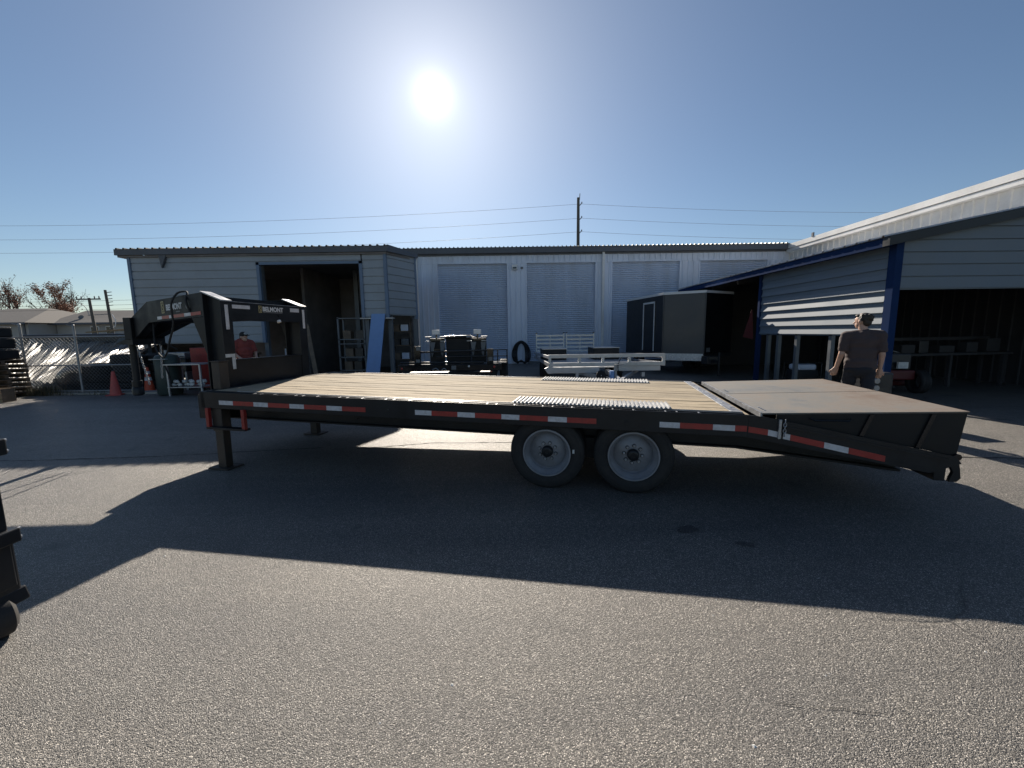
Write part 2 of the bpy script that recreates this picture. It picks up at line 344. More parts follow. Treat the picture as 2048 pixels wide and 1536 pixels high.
def text_mesh(body, size, extrude=0.0015, offset=0.0):
    cu_ = bpy.data.curves.new("t", 'FONT'); cu_.body = body; cu_.size = size; cu_.extrude = extrude; cu_.offset = offset; cu_.resolution_u = 3
    o = bpy.data.objects.new("t", cu_); col.objects.link(o)
    dg = bpy.context.evaluated_depsgraph_get(); me = bpy.data.meshes.new_from_object(o.evaluated_get(dg))
    bpy.data.objects.remove(o); bpy.data.curves.remove(cu_); me.materials.clear(); return me
def ribbed(x0, x1, z0, z1, period, depth, rib, fn, horizontal=False):
    """trapezoid-ribbed sheet; fn(u, v, d) -> point"""
    mb = MB(); a, b = (z0, z1) if horizontal else (x0, x1)
    us = [(a, 0)]; u = a + period * 0.3
    while u + rib * 1.6 < b:
        us += [(u, 0), (u + rib * 0.3, depth), (u + rib, depth), (u + rib * 1.3, 0)]; u += period
    us.append((b, 0)); vs = []; fs = []
    for (u, d) in us:
        if horizontal: vs += [fn(x0, u, d), fn(x1, u, d)]
        else: vs += [fn(u, z0, d), fn(u, z1, d)]
    for i in range(len(us) - 1): fs.append((2 * i, 2 * i + 2, 2 * i + 3, 2 * i + 1))
    return mb.add(vs, fs)

# ------------------------------------------------------------------ ground
random.seed(4)
gx = [-600, -60] + [-15 + .75 * i for i in range(41)] + [60, 600]; gy = [-30] + [-5 + .5 * i for i in range(31)] + [20, 60, 900]
g = MB().add([(x, y, ground_z(x, y)) for y in gy for x in gx], [(j * len(gx) + i, j * len(gx) + i + 1, (j + 1) * len(gx) + i + 1, (j + 1) * len(gx) + i) for j in range(len(gy) - 1) for i in range(len(gx) - 1)]).build('ground', 'asphalt', None, 60); struct(g)
def strip(pts, w, jit, z):
    mb = MB(); L = []; 
    for i in range(len(pts) - 1):
        a = Vector(pts[i]); b = Vector(pts[i + 1]); n = max(2, int((b - a).length / 0.06))
        for k in range(n): L.append(a + (b - a) * k / n)
    L.append(Vector(pts[-1])); vs = []; fs = []; off = 0
    for i, p in enumerate(L):
        d = (L[min(i + 1, len(L) - 1)] - L[max(i - 1, 0)]); nrm = Vector((-d.y, d.x)).normalized()
        off = off * 0.8 + random.uniform(-jit, jit); ww = w * random.uniform(0.45, 1.3)
        for s_ in (-1, 1): q = p + nrm * (off + s_ * ww / 2); vs.append((q.x, q.y, z + ground_z(q.x, q.y)))
    for i in range(len(L) - 1): fs.append((2 * i, 2 * i + 2, 2 * i + 3, 2 * i + 1))
    return mb.add(vs, fs)
for pts, w in ((((-2.27, 5.61), (-1.24, 5.79), (-0.04, 5.74), (1.6, 5.9)), 0.022), (((-9, 5.35), (-5, 5.45), (-2.8, 5.7)), 0.02),
               (((5.3, 4.6), (6.2, 4.45), (7.4, 4.9)), 0.03), (((1.1, 1.5), (1.5, 1.44)), 0.003)):
    strip([Vector(p) for p in pts], w, 0.012, 0.004).build('crack', 'crack', g)
mb = MB()
for k in range(140):
    y = random.uniform(.75, 6.0) ** 1.0; x = random.uniform(-1.5, 1.5) * (y + .6); r = random.choice((.003, .004, .005, .007)) * random.uniform(.7, 1.4); z = ground_z(x, y)
    a = random.uniform(0, 6.28); ca, sa = math.cos(a) * r, math.sin(a) * r
    mb.add([(x + ca, y + sa, z), (x - sa * .8, y + ca * .8, z), (x - ca * 1.2, y - sa * 1.2, z), (x + sa, y - ca, z), (x, y, z + r * random.uniform(.35, .7))], [(0, 1, 4), (1, 2, 4), (2, 3, 4), (3, 0, 4)])
gr_ = stuff(mb.build('loose_grit', 'paper_white')); tag(gr_, 'loose pale grit scattered over the asphalt', 'grit')
for (x, y, r) in ((1.40, 3.02, .055), (1.72, 2.78, .04), (4.2, 4.3, .10)):
    n_ = 26; vs = [(x, y, ground_z(x, y) + .004)]; 
    for i in range(n_):
        a = 6.283 * i / n_; rr = r * (1 + .18 * math.sin(2 * a + x * 9) + .12 * math.sin(5 * a + y * 7) + random.uniform(-.08, .08)); px_, py_ = x + rr * 1.5 * math.cos(a), y + rr * math.sin(a); vs.append((px_, py_, ground_z(px_, py_) + .004))
    MB().add(vs, [(0, i + 1, (i + 1) % n_ + 1) for i in range(n_)]).build('oil_stain', 'oil', g)
kb = B(-22, -9.7, 11.05, 11.45, -0.05, 0.05).build('kerb', 'concrete'); struct(kb)

# ------------------------------------------------------------------ siding board helper
def board_mesh(L, h, lip=0.03):
    if lip > .02: prof = [(0, 0), (lip, 0), (lip, 0.008), (0.008, 0.115), (0.008, h), (0, h)]
    else: prof = [(0, 0), (.002, 0), (.002, .026), (.030, .030), (.030, h), (0, h)]
    return MB().prism(prof, lambda p, d: (d, -p[0], p[1]), 0, L).mesh('siding_board')
def boards(parent, p0, p1, zt, n, h, mat, lip=0.01):
    a = Vector((p0[0], p0[1])); b = Vector((p1[0], p1[1])); d = b - a; me = board_mesh(d.length, h - 0.002, lip)
    for i in range(n):
        o = ob('siding_board', me, mat, parent); o.location = (a.x, a.y, zt - (i + 1) * h); o.rotation_euler = (random.uniform(-.006, .006), random.uniform(-.0012, .0012), math.atan2(d.y, d.x))

# ------------------------------------------------------------------ left workshop
ws = thing('workshop', 'low grey-blue workshop with horizontal siding and a wide dark open doorway', 'building', (-7.5, 12.1, 0))
def W(mb, name, mat, par=None, **k):
    o = mb.build(name, mat, par or ws, **k)
    if (par or ws) is ws: o.matrix_parent_inverse = Matrix.Translation((7.5, -12.1, 0))
    return o
class sub: pass
def boards_ws(p0, p1, zt, n, h):
    before = set(ws.children); boards(ws, p0, p1, zt, n, h, 'siding')
    for o in ws.children:
        if o not in before: o.matrix_parent_inverse = Matrix.Translation((7.5, -12.1, 0))
boards_ws((-11.2, 12.1), (-7.47, 12.1), 3.955, 11, 0.235)
boards_ws((-7.47, 12.1), (-4.4, 12.1), 3.955, 1, 0.235)
boards_ws((-4.36, 12.1), (-3.72, 12.1), 3.955, 8, 0.235)
boards_ws((-3.66, 12.12), (-3.12, 13.2), 4.02, 8, 0.235)
# roof
W(ribbed(-11.5, -3.55, 11.93, 15.4, 0.21, 0.035, 0.05, lambda u, v, d: (u, v, 4.12 + (v - 11.93) * 0.02 + d)), 'roof', 'roof_dark')
W(B(-11.5, -3.55, 11.95, 12.0, 3.955, 4.115), 'fascia', 'gutter'); W(B(-11.5, -11.46, 12.0, 17.3, 3.96, 4.12), 'rake_trim', 'gutter')
W(MB().hexa([(-3.55, 11.95, 3.955), (-2.98, 13.25, 3.99), (-3.02, 13.27, 3.99), (-3.59, 11.97, 3.955)], [(-3.55, 11.95, 4.15), (-2.98, 13.25, 4.12), (-3.02, 13.27, 4.12), (-3.59, 11.97, 4.15)]), 'rake_trim', 'gutter')
W(MB().add([(-3.56, 11.95, 4.14), (-2.98, 13.25, 4.12), (-3.56, 15.4, 4.19)], [(0, 1, 2)]), 'roof', 'roof_dark')
W(ribbed(-11.5, -4.5, 15.4, 17.3, 0.21, 0.035, 0.05, lambda u, v, d: (u, v, 4.19 + (v - 15.4) * 0.02 + d)), 'roof', 'roof_dark')
W(MB().prism([(-11.46, 12.0), (-3.62, 12.0), (-3.1, 13.2), (-3.7, 15.4), (-4.25, 17.2), (-11.46, 17.2)], lambda p, d: (p[0], p[1], d), 3.90, 3.95), 'ceiling', 'shop_in')
for x0_, x1_ in ((-7.47, -7.38), (-4.45, -4.36)): W(B(x0_, x1_, 12.03, 12.12, 1.37 if x0_ < -7 else 2.07, 3.72), 'door_trim', 'trim_blue')
W(B(-7.47, -4.36, 12.03, 12.12, 3.64, 3.715), 'door_trim', 'trim_blue')
W(B(-3.73, -3.64, 12.03, 12.13, 2.05, 3.96), 'corner_trim', 'trim_blue'); W(B(-11.24, -11.16, 12.04, 12.14, 1.34, 3.96), 'corner_trim', 'trim_blue')
W(B(-3.16, -3.06, 13.18, 13.3, 2.05, 4.0), 'corner_trim', 'trim_blue')
W(B(-4.5, -3.5, 12.0, 12.16, 2.03, 2.06), 'ledge', 'worn_steel')
for x, y in ((-11.1, 12.2), (-7.43, 12.2), (-4.36, 12.25), (-3.68, 12.3), (-3.15, 13.3), (-9.3, 12.22)): W(B(x - .06, x + .06, y - .06, y + .06, .1, 3.9), 'post', 'steel_post')
W(B(-11.3, -4.2, 17.2, 17.3, 0, 4.1), 'back_wall', 'shop_in'); W(B(-11.25, -11.15, 12.2, 17.2, 1.37, 3.95), 'side_wall', 'shop_in')
W(MB().prism([(-3.3, 13.7), (-3.35, 13.65), (-4.3, 17.2), (-4.25, 17.25)], lambda p, d: (p[0], p[1], d), 0, 3.9), 'side_wall', 'shop_in')
W(B(-7.3, -7.2, 14.2, 17.1, 0, 3.9), 'partition', 'shop_in'); W(B(-5.6, -4.5, 15.0, 15.1, 2.7, 3.9), 'partition', 'shop_in')
W(B(-5.75, -5.6, 14.9, 15.05, 0, 3.9), 'post', 'steel_post')
# bracket on the fascia
W(MB().prism([(0, 0), (0.22, 0), (0.05, -0.36)], lambda p, d: (-10.25 + p[0], 11.98 + d, 3.95 + p[1]), 0.0, 0.08), 'eave_bracket', 'gutter')

ws.location = (-7.5 * 1.12, 12.1 * 1.12, -.19); ws.scale = (1.12,) * 3          # base sits in the slab

# ------------------------------------------------------------------ garage building
gb = thing('garage_building', 'long pale blue metal building with four tall roll-up doors', 'building', (4, 20, 0))
GI = Matrix.Translation((-4, -20, 0))
def Gp(mb, name, mat, **k):
    o = mb.build(name, mat, gb, **k); o.matrix_parent_inverse = GI; return o
doors = [(-3.62, -0.11), (0.74, 4.21), (4.92, 8.33), (9.21, 12.6)]
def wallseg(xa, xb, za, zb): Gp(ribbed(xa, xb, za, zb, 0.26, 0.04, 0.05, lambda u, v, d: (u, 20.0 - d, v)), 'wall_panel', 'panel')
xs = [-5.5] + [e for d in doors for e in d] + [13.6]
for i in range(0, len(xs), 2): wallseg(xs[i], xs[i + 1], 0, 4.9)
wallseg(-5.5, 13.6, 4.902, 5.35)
for (xa, xb) in doors:
    n = 49; mb = MB(); vs = []; fs = []
    for i in range(n * 4 + 1):
        z = 4.9 * i / (n * 4); d = 0.026 * math.sin(i * math.pi / 2); vs += [(xa + .05, 20.1 - d, z), (xb - .05, 20.1 - d, z)]
    for i in range(n * 4): fs.append((2 * i, 2 * i + 1, 2 * i + 3, 2 * i + 2))
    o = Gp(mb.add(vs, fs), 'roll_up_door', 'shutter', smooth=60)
    B(xa + .05, xb - .05, 20.02, 20.09, 0.0, 0.09).build('bottom_bar', 'steel_post', o)
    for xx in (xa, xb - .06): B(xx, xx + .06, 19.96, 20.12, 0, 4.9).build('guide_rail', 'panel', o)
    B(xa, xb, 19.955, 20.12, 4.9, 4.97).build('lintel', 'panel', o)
Gp(B(-5.5, 13.55, 19.78, 19.99, 5.36, 5.60), 'gutter', 'gutter'); Gp(B(-5.5, 13.55, 19.93, 19.985, 5.28, 5.36), 'eave_trim', 'gutter')
Gp(ribbed(-5.6, 13.5, 19.74, 34, 0.2, 0.04, 0.06, lambda u, v, d: (u, v, 5.62 + (v - 19.74) * 0.03 + d)), 'roof', 'roof_dark')
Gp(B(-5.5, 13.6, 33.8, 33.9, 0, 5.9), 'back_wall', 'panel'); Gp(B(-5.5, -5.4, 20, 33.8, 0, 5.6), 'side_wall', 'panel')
Gp(B(4.47, 4.58, 19.86, 19.965, 0, 5.36), 'downspout', 'panel_white'); Gp(B(-4.66, -4.52, 19.86, 19.965, 0, 5.36), 'downspout', 'panel_white')
wl = Gp(B(0.08, 0.34, 19.80, 19.965, 4.58, 4.82), 'wall_light', 'white_trim', bevel=0.02); B(0.12, 0.30, 19.79, 19.80, 4.62, 4.70).build('lens', 'glass_dark', wl)
Gp(B(0.5, 0.62, 19.93, 19.968, 4.62, 4.72), 'junction_box', 'steel_post')

# ------------------------------------------------------------------ metal wing behind the shed
wg = thing('metal_building', 'tall white ribbed metal building rising behind the blue-trimmed shed', 'building', (13.6, 14, 0))
WI = Matrix.Translation((-13.6, -14, 0))
def Wg(mb, name, mat, **k):
    o = mb.build(name, mat, wg, **k); o.matrix_parent_inverse = WI; return o
Wg(ribbed(7.0, 20.6, 0, 5.22, 0.3, 0.035, 0.07, lambda u, v, d: (13.62 - d, u, v)), 'wall_panel', 'panel_white')
Wg(B(13.4, 13.6, 7.0, 20.0, 5.22, 5.36), 'gutter', 'panel_white', bevel=0.01)
Wg(MB().hexa([(13.38, 7.0, 5.38), (13.38, 20.5, 5.38), (25, 20.5, 7.0), (25, 7.0, 7.0)], [(13.38, 7.0, 5.58), (13.38, 20.5, 5.58), (25, 20.5, 7.2), (25, 7.0, 7.2)]), 'roof', 'panel_white')
Wg(B(13.7, 25, 7.0, 7.05, 0, 5.3), 'end_wall', 'panel_white')
Wg(B(13.36, 13.42, 18.2, 18.3, 5.58, 5.75), 'vent', 'gutter')

# ------------------------------------------------------------------ lean-to shed
sh = thing('lean_to_shed', 'open lean-to shed with blue corner post and striped horizontal siding', 'shed', (7.55, 8.05, 0))
SI = Matrix.Translation((-7.55, -8.05, 0))
def Sp(mb, name, mat, **k):
    o = mb.build(name, mat, sh, **k); o.matrix_parent_inverse = SI; return o
def boards_sh(p0, p1, zt, n, h, lip):
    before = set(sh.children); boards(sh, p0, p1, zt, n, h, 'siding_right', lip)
    for o in sh.children:
        if o not in before: o.matrix_parent_inverse = SI
zr = lambda x: 3.30 + (x - 7.3) * 0.195
boards_sh((7.55, 12.15), (7.55, 8.15), 3.16, 8, 0.2175, 0.036)
# gable front rows, clipped under the roof slope
h = 0.233
for i in range(9):
    za = 2.30 + i * h; zb = za + h - 0.002; xe = 13.5
    top = lambda x: zr(x) - 0.14
    xa = 7.64
    if top(xe) < za + 0.03: continue
    x_lo = max(xa, 7.3 + (za + 0.14 - 3.30) / 0.195); x_hi = max(xa, 7.3 + (zb + 0.14 - 3.30) / 0.195)
    poly = [(x_lo, za), (xe, za), (xe, zb), (x_hi, zb)]
    if x_hi <= xa + 1e-6: poly = [(xa, za), (xe, za), (xe, zb), (xa, zb)]
    elif x_lo <= xa + 1e-6: poly = [(xa, za), (xe, za), (xe, zb), (x_hi, zb), (xa, top(xa))]
    mb = MB().prism(poly, lambda p, d: (p[0], 8.05 - d, p[1]), 0, 0.006)
    x_m = max(xa, 7.3 + (za + 0.03 + 0.14 - 3.30) / 0.195)
    poly2 = [(max(x_lo, x_m), za + .03)] + [p for p in poly[1:]]
    if poly2[0][0] <= xa + 1e-6 and len(poly) == 4 and poly[3][0] > xa + 1e-6: poly2.append((xa, top(xa)))
    mb.prism(poly2, lambda p, d: (p[0], 8.044 - d, p[1]), 0, 0.03)
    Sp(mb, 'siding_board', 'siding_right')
Sp(B(7.512, 7.655, 7.98, 8.14, 0, 3.2), 'corner_post', 'post_blue'); Sp(B(7.49, 7.6, 12.16, 12.26, 0, 3.2), 'post', 'post_blue')
Sp(B(7.26, 7.34, 7.9, 17.6, 3.12, 3.285), 'eave_fascia', 'post_blue')
Sp(MB().hexa([(7.24, 7.85, 3.12), (13.5, 7.85, 4.34), (13.5, 8.0, 4.34), (7.24, 8.0, 3.12)], [(7.24, 7.85, 3.29), (13.5, 7.85, 4.505), (13.5, 8.0, 4.505), (7.24, 8.0, 3.29)]), 'rake_trim', 'black_paint')
Sp(ribbed(7.86, 17.7, 7.22, 13.56, 0.3, 0.035, 0.05, lambda u, v, d: (v, u, zr(v) + 0.01 + d)), 'roof', 'roof_galv')
for y in (8.8, 10.4, 12.1, 13.8, 15.5, 17.2): Sp(MB().bar((7.7, y, 3.14), (13.5, y, 4.3), 0.08, 0.16), 'rafter', 'dark_in')
for y in (11.8, 11.35, 10.62, 9.48): Sp(B(7.56, 7.65, y - .045, y + .045, 0, 1.5), 'post', 'steel_post')
Sp(B(7.56, 7.62, 8.15, 12.15, 1.39, 1.42), 'sill', 'trim_blue')
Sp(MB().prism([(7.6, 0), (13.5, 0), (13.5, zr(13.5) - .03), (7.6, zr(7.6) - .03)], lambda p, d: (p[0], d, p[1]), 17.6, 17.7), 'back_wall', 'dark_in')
Sp(ribbed(8.3, 17.6, 0, 4.3, .3, .03, .06, lambda u, v, d: (13.5 - d, u, v)), 'shade_wall', 'dark_in')  # added dark sheet hides the white wall, interior shade put into its colour
for x in (10.6, 13.3): Sp(B(x - .05, x + .05, 8.1, 8.2, 0, 3.7), 'post', 'steel_post') if x > 13 else None

# ------------------------------------------------------------------ gooseneck flatbed trailer
TYaw, TPit = R(13.12), R(0.83)
Sx = Vector((math.cos(TYaw) * math.cos(TPit), -math.sin(TYaw) * math.cos(TPit), -math.sin(TPit)))
Tx = Vector((math.sin(TYaw), math.cos(TYaw), 0)); Zx = Sx.cross(Tx)
tr = thing('flatbed_trailer', 'black gooseneck flatbed trailer with weathered plank deck and rusty folded ramps', 'trailer')
Mt = Matrix((Sx, Tx, Zx)).transposed().to_4x4(); Mt.translation = (-3.852, 4.8565, 0.908); tr.matrix_world = Mt
Wd = 2.49
def GZ(s, t=.16):                                     # local height of the ground
    p = Vector((-3.852, 4.8565, 0.908)) + Sx * s + Tx * t; return (ground_z(p.x, p.y) - p.z) / math.cos(TPit)

def T(mb, name, mat, par=None, **k): return mb.build(name, mat, par or tr, **k)
def mir(t): return Wd - t
# main beams
for tb in (0.5, Wd - 0.5):
    mb = MB(); f = lambda p, d: (p[0], tb + d, p[1])
    mb.prism([(-0.05, -0.10), (6.1, -0.10), (7.62, -0.33), (7.56, -0.54), (6.2, -0.415), (-0.05, -0.415)], f, -0.01, 0.01)
    mb.box(-0.05, 6.15, tb - .075, tb + .075, -0.43, -0.415); mb.box(-0.05, 6.1, tb - .075, tb + .075, -0.115, -0.10)
    mb.hexa([(6.15, tb - .075, -.43), (7.56, tb - .075, -.56), (7.56, tb + .075, -.56), (6.15, tb + .075, -.43)], [(6.15, tb - .075, -.415), (7.56, tb - .075, -.54), (7.56, tb + .075, -.54), (6.15, tb + .075, -.415)])
    T(mb, 'main_beam', 'black_paint')
for k in range(11):
    s = 0.4 + k * 0.56
    T(MB().box(s - .004, s + .004, .08, Wd - .08, -.098, -.04).box(s - .03, s + .03, .08, Wd - .08, -.045, -.038), 'cross_member', 'black_paint')
# side rails, rub rails, spacers
for side in (0, 1):
    q = (lambda t: t) if side == 0 else mir
    def bx(s0, s1, t0, t1, z0, z1): a, b = sorted((q(t0), q(t1))); return B(s0, s1, a, b, z0, z1)
    T(bx(0.0, 6.1, .062, .105, -.10, -.002), 'side_rail', 'black_paint', bevel=0.003)
    T(bx(0.0, 6.12, 0.0, .012, -.205, -.004), 'rub_rail', 'black_paint', bevel=0.003)
    T(bx(0.0, 6.12, .012, .10, -.205, -.193), 'rail_flange', 'black_paint')
    s = 0.78; k = 0
    while s < 6.0:
        for ds in (0, 0.1) if k % 2 == 0 else (0,):
            T(bx(s + ds - .006, s + ds + .006, .012, .062, -.10, -.004), 'stake_pocket', 'worn_steel')
        if k % 2: T(MB().tube([(s + .02, q(.012), -.03), (s + .02, q(.062), -.03)], .02, 10), 'pipe_spool', 'worn_steel')
        s += 0.29; k += 1
    T(bx(0.45, 6.08, .100, .108, -.012, .006), 'edge_strip', 'worn_steel')
T(B(-0.02, 0.06, 0, Wd, -.25, -.003), 'front_rail', 'black_paint', bevel=0.004)
T(B(0.06, 0.10, .11, Wd - .11, -.03, .002), 'front_angle', 'black_paint')
# planks
n = 13; a0, a1 = .112, Wd - .112; pw = (a1 - a0) / n; random.seed(11)
for k in range(n):
    t0 = a0 + k * pw + 0.0022; t1 = a0 + (k + 1) * pw - 0.0022; dz = random.uniform(-.003, .002)
    mb = MB(); N = 24; vs = []; fs = []
    for i in range(N + 1):
        s = 0.102 + (6.0 - 0.102) * i / N; w = random.uniform(-.0025, .0025); z = dz + random.uniform(-.0018, .0018)
        vs += [(s, t0 + w, -.038), (s, t1 + w, -.038), (s, t1 + w, z - .004), (s, t1 + w - .005, z), (s, t0 + w + .005, z + random.uniform(-.001, .001)), (s, t0 + w, z - .004)]
    for i in range(N):
        for j in range(6): fs.append((i * 6 + j, i * 6 + (j + 1) % 6, (i + 1) * 6 + (j + 1) % 6, (i + 1) * 6 + j))
    fs += [tuple(range(6)), tuple(N * 6 + j for j in range(6))]
    T(mb.add(vs, fs), 'plank', 'deck')
# tread plates over the wheels
for t0, t1 in ((.10, .43), (Wd - .43, Wd - .10)):
    p = T(B(3.93, 5.48, t0, t1, -.004, .008), 'tread_plate', 'galv')
    mb = MB(); s = 3.945
    while s < 5.465:
        mb.hexa([(s, t0 + .005, .008), (s + .024, t0 + .005, .008), (s + .024, t1 - .005, .008), (s, t1 - .005, .008)], [(s + .006, t0 + .008, .022), (s + .018, t0 + .008, .022), (s + .018, t1 - .008, .022), (s + .006, t1 - .008, .022)]); s += 0.041
    mb.build('tread_rib', 'galv', p)
# deck end: steel transition
T(B(6.002, 6.10, .10, Wd - .10, -.06, .004), 'end_channel', 'worn_steel', bevel=0.003)
T(B(6.104, 6.14, .06, Wd - .06, -.07, -.012), 'end_gap_board', 'deck')
for k in range(8): T(MB().lathe([(0, .008), (.011, .008), (.013, .004)], (6.05, .3 + k * .27, 0), (0, 0, 1), 8), 'bolt', 'worn_steel')
# dovetail
for side in (0, 1):
    q = (lambda t: t) if side == 0 else mir
    fn = lambda p, d: (p[0], q(d), p[1])
    T(MB().prism([(6.12, -.004), (6.24, -.012), (7.66, -.275), (7.70, -.33), (7.50, -.425), (6.3, -.235), (6.12, -.205)], fn, 0.0, .014).prism([(6.2, -.03), (7.62, -.29), (7.60, -.305), (6.2, -.045)], fn, .014, .09), 'dovetail_rail', 'black_paint')
    T(MB().prism([(6.42, -.085), (7.62, -.30), (7.615, -.315), (6.42, -.10)], fn, -.012, .0), 'dovetail_rub_strip', 'black_paint')
T(MB().hexa([(6.14, .08, -.09), (7.62, .08, -.36), (7.62, Wd - .08, -.36), (6.14, Wd - .08, -.09)], [(6.14, .08, -.06), (7.62, .08, -.33), (7.62, Wd - .08, -.33), (6.14, Wd - .08, -.06)]), 'dovetail_deck', 'black_paint')
T(B(7.56, 7.64, .05, Wd - .05, -.50, -.34), 'rear_bumper', 'black_paint', bevel=0.005)
# ramps
RT = lambda s: 0.012 + (s - 6.24) * 0.055
for (t0, t1) in ((.05, 1.165), (1.185, 2.30)):
    rp = T(MB().hexa([(6.24, t0, RT(6.24) - .012), (7.74, t0, RT(7.74) - .012), (7.74, t1, RT(7.74) - .012), (6.24, t1, RT(6.24) - .012)], [(6.24, t0, RT(6.24)), (7.74, t0, RT(7.74)), (7.74, t1, RT(7.74)), (6.24, t1, RT(6.24))]), 'ramp', 'ramp')
    B(6.226, 6.242, t0, t1, -.03, .016).build('ramp_lip', 'worn_steel', rp)
    for tt in (t0 + .012, t1 - .02):
        MB().prism([(6.36, RT(6.36) - .013), (7.735, RT(7.735) - .013), (7.70, -.285), (6.36, -.05)], lambda p, d: (p[0], d, p[1]), tt, tt + .008).build('ramp_side_plate', 'black_matte', rp)
    for sa, sb in ((7.06, 6.99), (7.49, 7.40)):
        MB().hexa([(sb, t0 - .004, -.17 - (sb - 6.99) * .19), (sb + .03, t0 - .004, -.175 - (sb - 6.99) * .19), (sb + .03, t0 + .012, -.175 - (sb - 6.99) * .19), (sb, t0 + .012, -.17 - (sb - 6.99) * .19)],
                  [(sa, t0 - .004, RT(sa) - .02), (sa + .03, t0 - .004, RT(sa) - .02), (sa + .03, t0 + .012, RT(sa) - .02), (sa, t0 + .012, RT(sa) - .02)]).build('ramp_rib', 'black_gloss', rp)
    MB().tube([(6.62, t0 - .005, -.015), (6.64, t0 - .03, -.03), (6.90, t0 - .03, -.022), (6.92, t0 - .005, -.008)], .007, 6).build('ramp_handle', 'black_gloss', rp)
    MB().tube([(7.70, t0 - .01, -.29), (7.70, t1 + .0, -.29)], .028, 12).build('ramp_hinge', 'black_gloss', rp)
    MB().prism([(7.64, -.30), (7.71, -.30), (7.735, -.40), (7.745, -.47), (7.72, -.50), (7.67, -.505), (7.675, -.47), (7.69, -.42), (7.66, -.36)], lambda p, d: (p[0], d, p[1]), t0 + .0, t0 + .03).build('ramp_foot', 'black_paint', rp)
    for k in range(4): MB().lathe([(0, .006), (.010, .005), (.012, 0)], (6.30 + .0 * k, t0 + .12 + k * .05, RT(6.3)), (0, 0, 1), 8).build('bolt', 'worn_steel', rp)
# latch chain on the dovetail
lt = T(B(6.355, 6.375, -.02, -.0, -.20, -.03), 'latch_bar', 'worn_steel')
for k in range(5):
    pts = [(6.40 + .012 * math.sin(a) * (1 if k % 2 else .3), -.022 + .012 * math.sin(a) * (.2 if k % 2 else 1), -.045 - k * .028 + .02 * math.cos(a)) for a in [j * math.pi / 5 for j in range(11)]]
    MB().tube(pts, .004, 5, False).build('chain_link', 'worn_steel', lt)
# wheels
def tyre_profile(r, w):
    return [(r * .60, -w * .36), (r * .64, -w * .44), (r * .78, -w * .5), (r * .9, -w * .49), (r * .965, -w * .43), (r * .99, -w * .36), (r, -w * .30), (r, -w * .2), (r * .982, -w * .19), (r * .982, -w * .15), (r, -w * .14), (r, -.004), (r * .982, -.003), (r * .982, .003), (r, .004), (r, w * .14), (r * .982, w * .15), (r * .982, w * .19), (r, w * .2), (r, w * .30), (r * .99, w * .36), (r * .965, w * .43), (r * .9, w * .49), (r * .78, w * .5), (r * .64, w * .44), (r * .60, w * .36)]
WR = 0.384
rim_o = [(.232, -.105), (.246, -.104), (.247, -.094), (.233, -.085), (.226, -.05), (.205, -.02), (.200, .012), (.188, .02), (.175, .004), (.12, .0), (.10, -.012), (.07, -.012), (.0, -.012)]
rim_i = [(.232, .105), (.246, .104), (.247, .094), (.233, .085), (.226, .04), (.225, -.04), (.233, -.085), (.247, -.094), (.246, -.104), (.232, -.105)]
me_rim = MB().lathe(rim_o, (0, 0, 0), (0, 1, 0), 48).lathe([(.233, .1), (.226, .05), (.226, -.05), (.2, -.02)], (0, 0, 0), (0, 1, 0), 48).mesh('wheel')
me_rim2 = MB().lathe(rim_i, (0, 0, 0), (0, 1, 0), 32).lathe([(.226, .03), (.0, .03)], (0, 0, 0), (0, 1, 0), 32).mesh('wheel')
me_tyre = MB().lathe(tyre_profile(WR, .205), (0, 0, 0), (0, 1, 0), 64).mesh('tyre')
me_ring = MB().lathe([(.338, -.1035), (.342, -.1055), (.346, -.1035)], (0, 0, 0), (0, 1, 0), 64).lathe([(.27, -.0975), (.274, -.1), (.278, -.0985)], (0, 0, 0), (0, 1, 0), 64).mesh('sidewall_ring')
me_hub = MB().lathe([(.058, -.012), (.06, -.03), (.056, -.062), (.048, -.07), (.03, -.072), (.028, -.066), (0, -.066)], (0, 0, 0), (0, 1, 0), 24).mesh('hub_cap')
me_nut = MB().lathe([(.0135, -.012), (.0135, -.03), (.009, -.032), (.009, -.04), (0, -.04)], (0, 0, 0), (0, 1, 0), 6).mesh('lug_nut')
me_was = MB().lathe([(.019, -.0121), (.019, -.016), (.0136, -.016)], (0, 0, 0), (0, 1, 0), 10).mesh('nut_washer')
def wheel(s, t, flip, outer):
    w = ob('wheel', me_rim if outer else me_rim2, 'rim_paint', tr, 50); z = GZ(s, t) + WR - .006
    w.location = (s, t, z); w.rotation_euler = (0, random.uniform(0, 6), math.pi if flip else 0)
    if not outer: w.rotation_euler = (0, 0, 0)
    ob('tyre', me_tyre, 'rubber', w, 35)
    if outer:
        ob('sidewall_ring', me_ring, 'rubber', w, 60); ob('hub_cap', me_hub, 'black_paint', w, 40)
        for k in range(8):
            for me_, mm in ((me_nut, 'worn_steel'), (me_was, 'black_paint')):
                o = ob(me_.name.split('.')[0], me_, mm, w, 30); o.location = (.088 * math.cos(k * math.pi / 4), 0, .088 * math.sin(k * math.pi / 4))
for s in (4.30, 5.155):
    wheel(s, .165, False, True); wheel(s, .39, False, False); wheel(s, Wd - .165, True, True); wheel(s, Wd - .39, False, False)
    T(MB().tube([(s, .3, GZ(s, .3) + WR), (s, Wd - .3, GZ(s, Wd - .3) + WR)], .055, 12), 'axle', 'black_paint', smooth=40)
B(-.012, .012, -.103, -.1, .27, .30)
tg = T(B(4.563, 4.583, .0585, .0612, -.485, -.445), 'tyre_label', 'paper_white')
